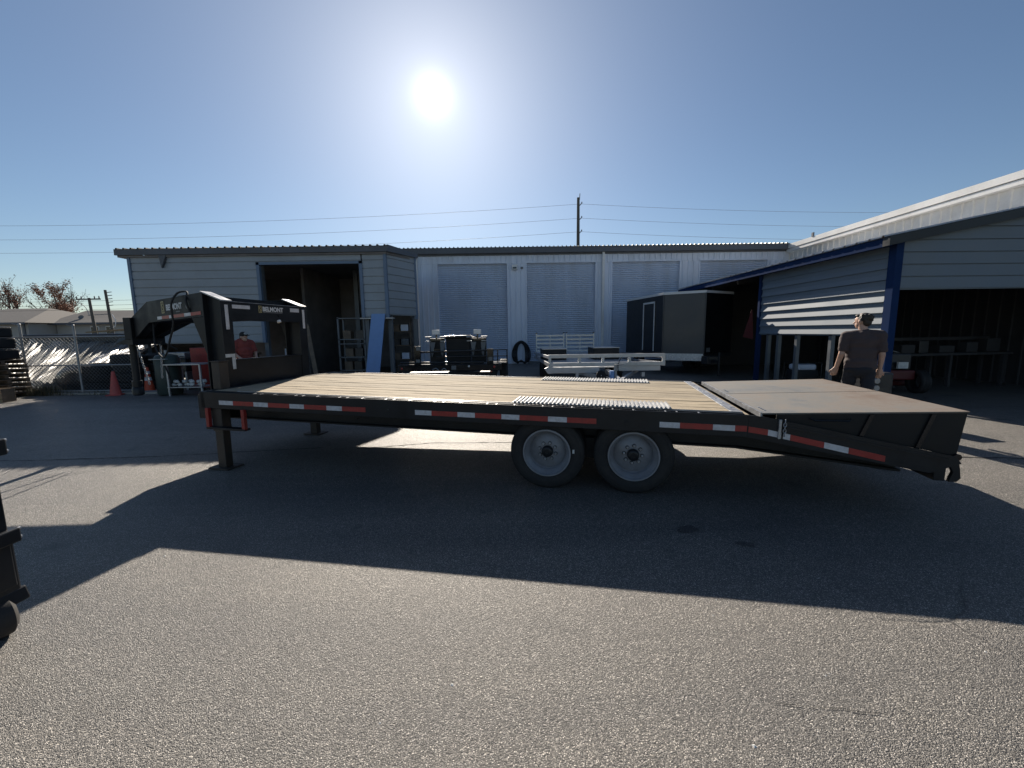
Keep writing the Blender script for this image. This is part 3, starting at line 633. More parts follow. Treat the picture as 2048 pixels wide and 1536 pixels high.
for tb in (.42, Wd - .42):
    T(MB().prism([(4.62, -.40), (4.84, -.40), (4.78, -.62), (4.68, -.62)], lambda p, d: (p[0], tb + d, p[1]), -.03, .03), 'spring_hanger', 'black_paint')
    T(MB().prism([(4.0, -.42), (4.2, -.50), (4.5, -.52), (4.72, -.56), (4.98, -.52), (5.25, -.50), (5.5, -.42), (5.5, -.45), (5.2, -.54), (4.72, -.60), (4.25, -.54), (4.0, -.45)], lambda p, d: (p[0], tb + .1 + d, p[1]), -.035, .035), 'leaf_spring', 'black_paint')
# jacks
def jack(s, t, zt):
    g_ = GZ(s, t)
    j = T(B(s - .075, s + .075, t - .06, t + .065, -.50, zt), 'jack', 'brown_steel', bevel=0.006)
    B(s - .06, s + .06, t - .047, t + .052, g_ + .02, -.49).build('jack_leg', 'brown_steel', j, bevel=0.004)
    B(s - .15, s + .15, t - .11, t + .12, g_ + .004, g_ + .022).build('jack_foot', 'brown_steel', j)
jack(.19, .085, -.21); jack(.12, 1.80, -.12)
T(B(.01, .13, .17, .30, .002, .35), 'jack_gearbox', 'brown_steel', bevel=0.006)
T(B(.0, .14, .16, .31, .352, .364), 'jack_gearbox_lid', 'brown_steel')
# front step with red uprights
for s in (.085, .615): T(B(s, s + .045, -.03, .012, -.46, -.20), 'step_upright', 'red_paint', bevel=0.003)
T(B(.085, .66, -.035, .05, -.462, -.435), 'step_tread', 'black_paint', bevel=0.003)
# reflective tape
e = [.277, .487, .786, .993, 1.292, 1.489, 1.787, 1.988, 2.285]; e2 = [2.882, 3.073, 3.366, 3.558, 3.842, 4.03, 4.32, 4.508, 4.792]; e3 = [5.37, 5.549, 5.83, 6.013, 6.11]
for ee in (e, e2, e3):
    for i in range(len(ee) - 1):
        zz = -.128
        T(B(ee[i], ee[i + 1] - .001, -.0022, -.0002, zz - .026, zz + .026), 'reflective_tape', 'tape_white' if i % 2 == 0 else 'tape_red')
def slant(s0, s1, m):
    zc = lambda s: -.146 - (s - 6.25) * .196 if s > 6.18 else -.132
    T(MB().hexa([(s0, -.0022, zc(s0) - .026), (s1, -.0022, zc(s1) - .026), (s1, -.0002, zc(s1) - .026), (s0, -.0002, zc(s0) - .026)], [(s0, -.0022, zc(s0) + .026), (s1, -.0022, zc(s1) + .026), (s1, -.0002, zc(s1) + .026), (s0, -.0002, zc(s0) + .026)]), 'reflective_tape', m)
for a, b, m in ((6.122, 6.279, 'tape_red'), (6.28, 6.385, 'tape_white'), (6.40, 6.455, 'tape_white'), (6.456, 6.719, 'tape_red'), (6.72, 6.904, 'tape_white'), (6.905, 7.174, 'tape_red')): slant(a, b, m)
ml = T(MB().lathe([(.022, 0), (.022, -.006), (.017, -.007), (.017, -.003), (0, -.003)], (5.077, 0, -.125), (0, 1, 0), 16), 'marker_light', 'rubber')
T(MB().lathe([(.014, 0), (.012, -.005), (0, -.007)], (2.56, 0, -.118), (0, 1, 0), 12), 'marker_light', 'glass_dark')
# gooseneck
st = [(-.39, .47, 1.25, .935), (-2.0, .92, 1.18, .867), (-2.6, 1.07, .93, .57)]
for side in (0, 1):
    q = (lambda t: t) if side == 0 else mir
    mb = MB()
    for i in range(2):
        for (w0, w1, za, zb) in ((.03, .05, None, None), (.0, .14, 'top', 'top'), (.0, .14, 'bot', 'bot')):
            P = []
            for (s, t, zt, zb_) in (st[i], st[i + 1]):
                lo, hi = (zb_, zt) if za is None else ((zt - .014, zt) if za == 'top' else (zb_, zb_ + .014))
                P.append([(s, q(t + w0), lo), (s, q(t + w1), lo), (s, q(t + w1), hi), (s, q(t + w0), hi)])
            mb.hexa(P[0], P[1])
    T(mb, 'neck_beam', 'black_matte')
    # web face flush where the lettering sits
    f0 = lambda s, dz: None
    # upright I-beam
    mb = MB(); ta, tb_ = sorted((q(.47), q(.63))); tm = (ta + tb_) / 2
    mb.box(-.40, -.385, ta, tb_, -.10, 1.25); mb.box(-.115, -.10, ta, tb_, -.10, 1.13); mb.prism([(-.385, -.1), (-.115, -.1), (-.115, 1.14), (-.385, 1.245)], lambda p, d: (p[0], tm + d, p[1]), -.008, .008)
    mb.box(-.385, -.115, ta + .02, tb_ - .02, .0, .012)
    T(mb, 'neck_upright', 'black_paint')
    T(MB().hexa([(-.42, ta, 1.252), (-.08, ta, 1.132), (-.08, tb_, 1.132), (-.42, tb_, 1.252)], [(-.42, ta, 1.268), (-.08, ta, 1.148), (-.08, tb_, 1.148), (-.42, tb_, 1.268)]), 'upright_cap', 'worn_steel')  # pale steel colour paints in the sunlight on these top flanges
    T(MB().prism([(-.40, .93), (-.62, .915), (-.43, .44), (-.40, .36)], lambda p, d: (p[0], q(.50) + d, p[1]), -.008, .008), 'gusset', 'black_paint')
T(B(-.118, -.10, .63, Wd - .63, .885, 1.13), 'header_plate', 'black_paint'); T(B(-.33, -.118, .63, Wd - .63, .885, .90), 'header_shelf', 'black_paint')
T(B(-.39, -.37, .63, Wd - .63, .93, 1.21), 'front_header', 'black_paint'); T(B(-.125, -.095, .62, Wd - .62, 1.131, 1.138), 'header_edge', 'worn_steel')
T(B(-.14, -.11, .63, Wd - .63, -.10, .335), 'headboard_panel', 'black_paint'); T(B(-.20, -.09, .63, Wd - .63, .335, .35), 'headboard_ledge', 'black_paint')
T(B(-.42, -.02, .3, Wd - .3, -.42, -.10), 'neck_base', 'black_paint')
T(B(-2.66, -2.50, 1.0, Wd - 1.0, .60, .95), 'nose_box', 'black_matte', bevel=0.01)
T(MB().hexa([(-2.98, 1.06, .52), (-2.5, 1.0, .52), (-2.5, Wd - 1.0, .52), (-2.98, Wd - 1.06, .52)], [(-2.9, 1.08, .62), (-2.5, 1.0, .66), (-2.5, Wd - 1.0, .66), (-2.9, Wd - 1.08, .62)]), 'nose_plate', 'black_matte')
cp = T(MB().tube([(-2.88, 1.245, .64), (-2.88, 1.245, -.18)], .052, 16).tube([(-2.88, 1.245, -.10), (-2.88, 1.245, -.2)], .072, 16), 'coupler_tube', 'black_paint', smooth=40)
MB().lathe([(.0, .0), (.06, .0), (.08, -.03), (.08, -.13), (.06, -.15), (.04, -.15)], (-2.88, 1.245, -.2), (0, 0, 1), 16).build('coupler_socket', 'black_paint', cp, smooth=40)
for (s, t, n_, dx) in ((-2.6, 1.12, 15, .012), (-2.35, 1.3, 13, -.004)):
    ch = T(B(s - .02, s + .02, t - .01, t + .01, .50, .56), 'chain_bracket', 'black_paint')
    for k in range(n_):
        sag = dx * k; pts = []
        for j in range(9):
            a = j * math.pi / 4; u = .011 * math.sin(a)
            pts.append((s + sag + (u if k % 2 else 0), t + (0 if k % 2 else u), .50 - k * .044 + .027 * math.cos(a)))
        MB().tube(pts, .006, 5, False).build('chain_link', 'galv', ch, smooth=60)
def spline(P, n=10):
    P = [Vector(p) for p in P]; out = []
    for i in range(len(P) - 1):
        p0 = P[max(i - 1, 0)]; p1 = P[i]; p2 = P[i + 1]; p3 = P[min(i + 2, len(P) - 1)]
        for k in range(n):
            t = k / n; out.append(0.5 * ((2 * p1) + (p2 - p0) * t + (2 * p0 - 5 * p1 + 4 * p2 - p3) * t * t + (-p0 + 3 * p1 - 3 * p2 + p3) * t ** 3))
    out.append(P[-1]); return out
T(MB().tube(spline([(-1.187, .55, .45), (-1.12, .55, .62), (-1.032, .55, .83), (-1.03, .55, 1.10), (-.98, .60, 1.25), (-.90, .64, 1.285), (-.82, .62, 1.26), (-.765, .55, 1.14), (-.73, .56, 1.0)]), .013, 8), 'brake_hose', 'rubber', smooth=60)
T(MB().tube(spline([(-1.187, .55, .45), (-1.5, .7, .35), (-1.9, .9, .5), (-2.0, .98, .85)]), .011, 8), 'brake_hose', 'rubber', smooth=60)
# lettering on the neck side and on the header
na = Vector((-.39, .47, 0)); nb = Vector((-2.0, .92, 0)); nd = (na - nb).normalized(); nn = Vector((nd.y, -nd.x, 0))
nslope = (1.25 - 1.18) / (na - nb).length
def on_neck(me, name, mat, s, z, dx=0.0):
    k = (s - nb.x) / (na.x - nb.x); p = nb + (na - nb) * k; o = ob(name, me, mat, tr)
    xa = (nd + Vector((0, 0, nslope))).normalized(); za = nn; ya = za.cross(xa)
    m = Matrix((xa, ya, za)).transposed().to_4x4(); m.translation = Vector((p.x, p.y, z)) + nn * (.002 + dx) ; o.matrix_local = m; return o
# flush side skin of the neck (the lettering sits on it)
for side in (0, 1):
    q = (lambda t: t) if side == 0 else mir
    a = st[0]; b = st[1]; c_ = st[2]
    T(MB().hexa([(a[0], q(a[1] + .001), a[3] + .014), (b[0], q(b[1] + .001), b[3] + .014), (b[0], q(b[1] + .012), b[3] + .014), (a[0], q(a[1] + .012), a[3] + .014)], [(a[0], q(a[1] + .001), a[2] - .014), (b[0], q(b[1] + .001), b[2] - .014), (b[0], q(b[1] + .012), b[2] - .014), (a[0], q(a[1] + .012), a[2] - .014)])
      .hexa([(b[0], q(b[1] + .001), b[3] + .014), (c_[0], q(c_[1] + .001), c_[3] + .014), (c_[0], q(c_[1] + .012), c_[3] + .014), (b[0], q(b[1] + .012), b[3] + .014)], [(b[0], q(b[1] + .001), b[2] - .014), (c_[0], q(c_[1] + .001), c_[2] - .014), (c_[0], q(c_[1] + .012), c_[2] - .014), (b[0], q(b[1] + .012), b[2] - .014)]), 'neck_side_plate', 'black_matte')
def scaled(me, sx, sy):
    me.transform(Matrix.Diagonal((sx, sy, 1, 1))); return me
def logo_mesh(w, h):
    mb = MB(); t = w * .14
    def rr(x0, x1, y0, y1): mb.box(x0, x1, y0, y1, 0, .0015)
    rr(0, w, 0, t); rr(0, w, h - t, h); rr(0, t, t, h - t); rr(w - t, w, t, h - t)
    # S-shaped mark
    pts = [(w * .68, h * .74), (w * .5, h * .84), (w * .32, h * .72), (w * .36, h * .58), (w * .64, h * .44), (w * .68, h * .28), (w * .5, h * .16), (w * .32, h * .26)]
    for i in range(len(pts) - 1): mb.bar((pts[i][0], pts[i][1], .0008), (pts[i + 1][0], pts[i + 1][1], .0008), w * .15, .0016, (0, 0, 1))
    return mb.mesh('logo')
on_neck(scaled(text_mesh('BELMONT', .115, .001, .004), .92, 1.0), 'lettering', 'letter_white', -1.40, 1.035)
on_neck(logo_mesh(.085, .17), 'logo', 'logo_gold', -1.54, .995)
on_neck(B(0, .12, 0, .016, 0, .001).mesh('subtitle_bar'), 'subtitle_bar', 'letter_grey', -1.12, 1.002)
on_neck(MB().lathe([(0, .001), (.035, .001), (.037, 0)], (0, 0, 0), (0, 0, 1), 16).mesh('decal'), 'decal', 'letter_grey', -.80, 1.08)
lf = lambda me, name, mat, t, z: setattr(ob(name, me, mat, tr), 'matrix_local', Matrix(((0, 0, 1, -.098), (1, 0, 0, t), (0, 1, 0, z), (0, 0, 0, 1))))
lf(scaled(text_mesh('BELMONT', .092, .001, .003), .93, 1.0), 'lettering', 'letter_white', 1.135, 1.030)
lf(logo_mesh(.055, .10), 'logo', 'logo_gold', 1.065, 1.005)
lf(B(0, .36, 0, .012, 0, .001).mesh('subtitle_bar'), 'subtitle_bar', 'letter_grey', 1.145, 1.008)
for (t0, t1, z0, z1) in ((.525, .575, .76, 1.088), (.64, .92, 1.045, 1.095), (1.67, 1.86, 1.04, 1.10), (1.93, 1.98, .78, 1.09)):
    T(B(-.0995, -.0975, t0, t1, z0, z1), 'reflective_tape', 'tape_white')
T(B(-.0995, -.0975, .475, .62, .385, .43), 'decal', 'paper_white'); T(B(-.0995, -.0975, .57, .62, .22, .384), 'decal', 'paper_white')
for s0, s1, m in ((-1.70, -1.56, 'tape_white'), (-1.558, -1.34, 'tape_red'), (-1.338, -1.20, 'tape_white'), (-1.198, -.90, 'tape_red'), (-.898, -.72, 'tape_white'), (-.718, -.45, 'tape_red')):
    L = (s1 - s0) * (na - nb).length / 1.61
    on_neck(B(0, L, 0, .045, 0, .001).mesh('reflective_tape'), 'reflective_tape', m, s0, .905 + (s0 + 1.7) * .042)
T(MB().tube([(-.098, 1.42, .90), (-.085, 1.42, .87)], .03, 10), 'work_light', 'chrome_lens')

# ------------------------------------------------------------------ enclosed cargo trailer
ct = thing('cargo_trailer', 'dark grey enclosed cargo trailer with pointed nose and white roof trim', 'trailer', (6.55, 15.5, 0))
CI = Matrix.Translation((-6.55, -15.5, 0))
def Cp(mb, name, mat, **k):
    o = mb.build(name, mat, ct, **k); o.matrix_parent_inverse = CI; return o
N_, L_, Rr, RL, RRr = (6.56, 13.6), (5.40, 14.3), (7.92, 14.4), (4.97, 17.3), (7.55, 17.7)
def wallp(a, b, z0, z1, th=.03, off=0.0):
    a = Vector(a); b = Vector(b); d = (b - a).normalized(); nr = Vector((d.y, -d.x)); a2 = a + nr * off; b2 = b + nr * off
    q = [(a2.x, a2.y), (b2.x, b2.y), (b2.x - nr.x * th, b2.y - nr.y * th), (a2.x - nr.x * th, a2.y - nr.y * th)]
    return MB().hexa([(x, y, z0) for x, y in q], [(x, y, z1) for x, y in q])
Cp(wallp(L_, N_, .74, 2.80), 'nose_panel', 'cargo_lit_grey'); Cp(wallp(N_, Rr, .74, 2.80), 'nose_panel', 'black_gloss')  # lit and shaded nose faces put into two separate paint colours
Cp(wallp(RL, L_, .74, 2.80), 'side_panel', 'black_paint'); Cp(wallp(Rr, RRr, .74, 2.80), 'side_panel', 'black_paint'); Cp(wallp(RRr, RL, .74, 2.80), 'rear_panel', 'black_paint')
for a, b in ((L_, N_), (N_, Rr), (RL, L_)): Cp(wallp(a, b, 2.80, 2.87, .06, .015), 'roof_trim', 'white_trim'); Cp(wallp(a, b, .66, .74, .05, .008), 'bottom_rail', 'black_paint')
poly = [N_, Rr, RRr, RL, L_]
Cp(MB().prism(poly, lambda p, d: (p[0], p[1], d), 2.86, 2.885), 'roof', 'white_trim'); Cp(MB().prism(poly, lambda p, d: (p[0], p[1], d), .60, .66), 'floor', 'black_paint')
Cp(B(6.1, 6.9, 14.8, 15.6, 2.885, 2.95), 'roof_vent', 'white_trim', bevel=.01)
for p in (N_, L_): Cp(MB().tube([(p[0], p[1] - .01, .70), (p[0], p[1] - .01, 2.80)], .022, 8), 'corner_trim', 'cargo_lit_grey', smooth=60)
d_ = (Vector(L_) - Vector(RL)).normalized(); dr0 = Vector(RL) + d_ * 1.55; dr1 = Vector(RL) + d_ * 2.45
dr = Cp(wallp(dr0, dr1, .80, 2.55, .02, .012), 'side_door', 'black_paint')
for a, b, z0, z1 in ((dr0, dr0 + d_ * .05, .80, 2.6), (dr1 - d_ * .05, dr1, .80, 2.6), (dr0, dr1, 2.555, 2.62)):
    o = wallp(a, b, z0, z1, .02, .03).build('door_frame', 'white_trim', dr); 
o = wallp(dr0 + d_ * .1, dr0 + d_ * .14, 1.35, 1.6, .02, .06).build('door_handle', 'worn_steel', dr)
stn = Cp(wallp(L_, N_, .50, .745, .012, .012), 'stone_guard', 'checker')
Cp(B(6.5, 6.62, 12.6, 13.7, .50, .60), 'tongue', 'black_paint'); Cp(B(6.35, 6.77, 12.9, 13.3, .45, .70), 'battery_box', 'wrap', bevel=.01)
Cp(MB().tube([(6.56, 12.55, .1), (6.56, 12.55, .85)], .035, 10), 'tongue_jack', 'black_paint')
Cp(wallp(Vector(N_) + Vector((.12, .08)), Vector(N_) + Vector((.30, .2)), .80, .95, .01, .02), 'placard', 'letter_grey')
for (x, y) in ((5.1, 16.3), (7.7, 16.4)): Cp(MB().lathe(tyre_profile(.34, .2), (x + (.12 if x < 6 else -.12), y, .34), (1, .15, 0), 32), 'wheel', 'rubber', smooth=35)
Cp(MB().tube([(5.3, 16.32, .34), (7.6, 16.4, .34)], .04, 8), 'axle', 'black_paint')

# ------------------------------------------------------------------ aluminium utility trailer
ut = thing('utility_trailer', 'bare aluminium utility trailer with upright slatted gates and black fenders', 'trailer', (2.2, 12.5, 0))
UI = Matrix.Translation((-2.2, -12.5, 0))
def Up(mb, name, mat, par=None, **k):
    o = mb.build(name, mat, par or ut, **k)
    if par is None: o.matrix_parent_inverse = UI
    return o
xl, xr, yf, yb = .86, 3.58, 9.25, 16.3
Up(B(xl, xr, yf, yf + .06, .96, 1.04), 'front_top_rail', 'alu', bevel=.004); Up(B(xl + .02, xr, yf - .01, yf + .07, .76, .85), 'front_rail', 'alu', bevel=.004)
Up(B(xl, 2.05, yf + .02, yf + .12, .60, .74), 'cross_beam', 'alu', bevel=.004); Up(B(2.45, xr - .1, yf + .02, yf + .12, .64, .755), 'cross_beam', 'alu', bevel=.004)
for x in (xl, 1.55, 2.1, 2.72, xr - .06): Up(B(x, x + .06, yf + .0, yf + .058, .85, .96), 'rail_post', 'alu')
for x0_ in (xl, xr - .06): Up(MB().bar((x0_ + .03, yf, .98), (x0_ + .03 + (.06 if x0_ < 2 else -.15), yb, .72), .05, .07), 'side_rail', 'alu'); Up(MB().bar((x0_ + .03, yf, .80), (x0_ + .03 + (.06 if x0_ < 2 else -.15), yb, .55), .05, .09), 'side_frame', 'alu')
Up(MB().prism([(xl - .02, .60), (xl - .1, .72), (xl - .02, .76), (xl + .3, .74), (xl + .3, .62)], lambda p, d: (p[0], yf + d, p[1]), -.03, .0), 'corner_plate', 'alu')
for k in range(16): Up(B(xl + .07, xr - .2, 9.5 + k * .42, 9.5 + k * .42 + .38, .70, .725), 'deck_plank', 'alu')
Up(MB().bar((2.3, yf + .3, .62), (2.32, 8.35, .48), .1, .1), 'tongue', 'alu'); Up(MB().bar((1.4, yf + .5, .62), (2.3, 8.5, .50), .06, .08), 'tongue_brace', 'alu'); Up(MB().bar((3.1, yf + .5, .62), (2.34, 8.5, .50), .06, .08), 'tongue_brace', 'alu')
Up(MB().tube([(2.32, 8.3, .50), (2.32, 8.12, .48)], .05, 10).sphere((2.32, 8.1, .47), .055), 'coupler', 'galv', smooth=60)
Up(MB().tube([(2.24, 8.55, .08), (2.24, 8.55, .86)], .032, 10).tube([(2.24, 8.55, .84), (2.42, 8.55, .86)], .012, 6), 'tongue_jack', 'galv'); Up(B(2.12, 2.2, 8.5, 8.6, .55, .72), 'jack_box', 'blue_sheet')
Up(MB().lathe([(.02, -.03), (.1, -.03), (.115, 0), (.1, .03), (.02, .03)], (1.98, 8.75, .60), (.5, 1, 0), 24, True), 'winch_drum', 'rubber', smooth=40)
Up(MB().tube(spline([(1.95, 8.8, .55), (1.98, 8.75, .42), (2.08, 8.6, .36), (2.2, 8.4, .42), (2.28, 8.25, .52)]), .01, 6), 'wiring', 'rubber')
Up(MB().tube(spline([(2.6, yf + .1, .98), (2.48, yf - .02, .80), (2.5, yf - .02, .62), (2.62, yf + .05, .6)]), .009, 6), 'wiring', 'rubber')
for x in (1.5, 3.05): Up(B(x, x + .07, yf + .03, yf + .1, .50, .60), 'stake_loop', 'alu')
for x0_, x1_, zt in ((.93, 1.66, 1.06), (2.47, 3.25, 1.08)):
    f = Up(B(x0_, x1_, 12.0, 12.9, .72, zt - .015), 'fender', 'rubber', bevel=.02); B(x0_ - .01, x1_ + .01, 11.98, 12.9, zt - .014, zt).build('fender_lid', 'alu', f)
for gx0, gx1 in ((1.0, 2.16), (2.22, 3.38)):
    gt = Up(B(gx0, gx0 + .05, yb, yb + .05, .5, 1.50), 'gate', 'alu'); B(gx1 - .05, gx1, yb, yb + .05, .5, 1.50).build('gate_post', 'alu', gt)
    for xx in (gx0, gx1 - .05): B(xx - .005, xx + .055, yb - .01, yb + .06, 1.50, 1.54).build('post_cap', 'rubber', gt)
    B((gx0 + gx1) / 2 - .02, (gx0 + gx1) / 2 + .02, yb + .005, yb + .04, .55, 1.42).build('gate_stile', 'alu', gt)
    for k in range(6): B(gx0 + .05, gx1 - .05, yb + .01, yb + .045, .60 + k * .155, .665 + k * .155).build('gate_slat', 'alu', gt)
for (x, y) in ((1.02, 12.1), (1.02, 12.9), (3.2, 12.1), (3.2, 12.9)): Up(MB().lathe(tyre_profile(.33, .2), (x, y, .33), (1, 0, 0), 32), 'wheel', 'rubber', smooth=35)
for k in range(10):
    x = random.uniform(1.1, 3.2); Up(MB().tube(spline([(x, 9.6, .75), (x + random.uniform(-.3, .3), 9.5, .80), (x + random.uniform(-.5, .5), 9.45, .76)], 5), .012, 5), 'strap', 'alu')

# ------------------------------------------------------------------ glossy black trailer by the first door
bt = thing('dump_trailer', 'glossy black trailer with clear square lamps and red tail lights', 'trailer', (-1.5, 10.6, 0))
BI = Matrix.Translation((1.5, -10.6, 0))
def Bp(mb, name, mat, **k):
    o = mb.build(name, mat, bt, **k); o.matrix_parent_inverse = BI; return o
Bp(B(-2.86, -.25, 10.0, 10.12, .62, .80), 'rear_beam', 'black_gloss', bevel=.02)
Bp(MB().tube([(-2.8, 9.99, .84), (-.7, 9.99, .84)], .03, 12), 'bumper_pipe', 'black_gloss', smooth=60); Bp(MB().tube([(-2.45, 10.05, 1.10), (-.45, 10.02, 1.14)], .022, 12), 'top_pipe', 'black_gloss', smooth=60)
Bp(MB().tube([(-1.9, 10.02, .98), (-.5, 10.02, .99)], .018, 12), 'middle_pipe', 'black_gloss', smooth=60)
Bp(B(-1.72, -1.08, 10.5, 12.9, .80, 1.46), 'dump_box', 'black_matte', bevel=.03)
Bp(MB().tube([(-1.75, 10.46, 1.47), (-1.05, 10.46, 1.48)], .04, 12), 'box_lip', 'black_gloss', smooth=60)
for x0_, x1_ in ((-2.15, -1.76), (-1.04, -.66)): Bp(B(x0_, x1_, 10.5, 10.56, .80, 1.44), 'folded_ramp', 'black_matte', bevel=.01); Bp(B(x0_ + .05, x1_ - .05, 10.46, 10.5, 1.38, 1.42), 'ramp_rung', 'black_gloss'); Bp(B(x0_ + .05, x1_ - .05, 10.46, 10.5, 1.12, 1.16), 'ramp_rung', 'black_gloss')
for x in (-2.45, -.62): Bp(B(x, x + .16, 9.98, 10.08, .78, 1.26 if x < -2 else 1.17), 'ramp_post', 'black_gloss', bevel=.01); 
for x, z in ((-2.38, 1.20), (-2.40, .88), (-.58, .92)): Bp(B(x, x + .1, 9.965, 9.985, z - .05, z + .05), 'decal', 'letter_grey')
for x in (-2.05, -.98):
    lb = Bp(B(x, x + .20, 10.36, 10.42, 1.54, 1.66), 'lamp', 'chrome_lens', bevel=.01); B(x + .08, x + .12, 10.4, 10.44, 1.42, 1.54).build('lamp_stem', 'black_gloss', lb)
    for dx in (-.12, .26): Bp(MB().tube([(x + dx - .07, 10.42, 1.47), (x + dx + .09, 10.42, 1.475)], .022, 8), 'hinge_pin', 'galv'); Bp(B(x + dx - .06, x + dx + .07, 10.40, 10.44, 1.36, 1.38), 'hinge_plate', 'worn_steel')
    Bp(MB().prism([(x - .08, 1.34), (x + .06, 1.34), (x + .0, 1.05), (x - .04, .95)], lambda p, d: (p[0], 10.44 + d, p[1]), 0, .03), 'gusset', 'steel_post')
    Bp(MB().prism([(x + .18, 1.34), (x + .32, 1.34), (x + .24, .95), (x + .20, 1.05)], lambda p, d: (p[0], 10.44 + d, p[1]), 0, .03), 'gusset', 'steel_post')
for x, z, r in ((-2.77, .70, .03), (-.44, .72, .03), (-.52, .60, .022)): Bp(MB().lathe([(r * 1.4, 0), (r * 1.4, -.012), (r, -.014)], (x, 10.0, z), (0, 1, 0), 16), 'light_grommet', 'rubber'); Bp(MB().lathe([(r, -.012), (r * .8, -.022), (0, -.026)], (x, 10.0, z), (0, 1, 0), 16), 'tail_light', 'lens_red', smooth=60)
Bp(MB().lathe([(.028, 0), (.024, -.02), (0, -.024)], (-1.08, 10.0, .74), (0, 1, 0), 12), 'licence_lamp', 'chrome_lens'); Bp(B(-1.52, -1.40, 9.985, 9.998, .66, .76), 'licence_plate', 'letter_grey')
Bp(B(-.62, -.10, 10.3, 11.6, .75, .80), 'fender', 'black_gloss', bevel=.01)
for x in (-.60, -.36, -.12): Bp(MB().tube([(x, 10.3, .8), (x, 10.3, 1.13)], .016, 6), 'rack_post', 'black_gloss')
for z in (1.13, .97): Bp(MB().tube([(-.62, 10.3, z), (-.1, 10.3, z)], .016, 6), 'rack_rail', 'black_gloss')
Bp(MB().lathe(tyre_profile(.35, .22), (-.22, 11.0, .5), (1, 0, 0), 32), 'wheel', 'rubber', smooth=35); Bp(MB().lathe(tyre_profile(.35, .22), (-2.5, 11.4, .35), (1, 0, 0), 32), 'wheel', 'rubber', smooth=35)
Bp(MB().tube(spline([(-2.0, 9.97, .66), (-1.9, 9.95, .70), (-1.8, 9.95, .63), (-1.7, 9.95, .70), (-1.64, 9.97, .63)]), .012, 6), 'chain_loop', 'galv')
Bp(B(-2.7, -.4, 10.15, 13.2, .45, .58), 'frame', 'black_paint')

# coiled hose on the garage wall
hs = thing('coiled_hose', 'coil of black hose hanging on the pier between the roll-up doors', 'hose', (.48, 19.85, 1.0))
for k in range(5):
    w = .19 + .05 * k; y = -.04 - .02 * (k % 3)
    MB().tube(spline([(-w * .95, y, -.98 + .03 * k), (-w * 1.15, y, -.5), (-w * .8, y, -.12 + .01 * k), (0, y, .03 + .025 * k), (w * .8, y, -.12 + .01 * k), (w * 1.15, y, -.5), (w * .95, y, -.98 + .03 * k), (0, y - .03, -.82 - .02 * k), (-w * .95, y, -.98 + .03 * k)]), .026, 8).build('hose_loop', 'rubber', hs, smooth=60)
B(-.09, .09, -.08, .0, .0, .1).build('hanger', 'rubber', hs)

# ------------------------------------------------------------------ cones
def cone(loc, mat, h, bands, label):
    c = thing('traffic_cone', label, 'cone', loc)
    B(-.17, .17, -.17, .17, 0, .03).build('base', mat, c, bevel=.02)
    MB().lathe([(.13, .03), (.125, .05), (.035, h - .02), (.03, h), (.02, h), (.02, h - .05)], n=24).build('body', mat, c, smooth=50)
    rr = lambda z: .127 - (.127 - .035) * (z - .05) / (h - .07) + .0025
    for a, b in bands: MB().lathe([(rr(a), a), (rr(b), b)], n=24).build('reflective_band', 'tape_white', c, smooth=60)
    return c
c1 = cone((-11.0, 10.93, 0), 'cone_faded', .66, [], 'faded red traffic cone without bands in front of chain-link fence'); c1.rotation_euler = (0, 0, .4)
c2 = cone((-10.62, 11.55, 0.0), 'cone', .72, [(.33, .43), (.52, .60)], 'orange traffic cone with two white bands beside the fence end post')

# ------------------------------------------------------------------ people
from mathutils import noise
def wrinkle(me, amp, fz, seed):
    for v in me.vertices:
        p = v.co; f = noise.noise(Vector((p.x * 5 + seed, p.y * 5, p.z * fz))) + .6 * noise.noise(Vector((p.x * 9 - p.z * 9, p.y * 11 + seed, p.z * fz * 1.7))); v.co = p + v.normal * amp * f
    return me
def blob(parts, voxel, smooth=2):
    bm = bmesh.new()
    for p in parts:
        if p[0] == 'e':
            _, c, r, rot = p
            m = Matrix.Translation(c) @ Matrix.Rotation(rot, 4, 'Z') @ Matrix.Diagonal((*r, 1)); bmesh.ops.create_icosphere(bm, subdivisions=3, radius=1, matrix=m)
        else:
            a, b, r0, r1 = Vector(p[0]), Vector(p[1]), p[2], p[3]; n = max(3, int((b - a).length / (min(r0, r1) * .5)))
            for k in range(n + 1):
                t = k / n; bmesh.ops.create_icosphere(bm, subdivisions=2, radius=r0 + (r1 - r0) * t, matrix=Matrix.Translation(a.lerp(b, t)))
    me = bpy.data.meshes.new('b'); bm.to_mesh(me); bm.free(); o = bpy.data.objects.new('b', me); col.objects.link(o)
    rm = o.modifiers.new('r', 'REMESH'); rm.mode = 'VOXEL'; rm.voxel_size = voxel
    sm = o.modifiers.new('s', 'SMOOTH'); sm.iterations = smooth; sm.factor = .5
    dg = bpy.context.evaluated_depsgraph_get(); out = bpy.data.meshes.new_from_object(o.evaluated_get(dg)); bpy.data.objects.remove(o); out.shade_smooth(); return out
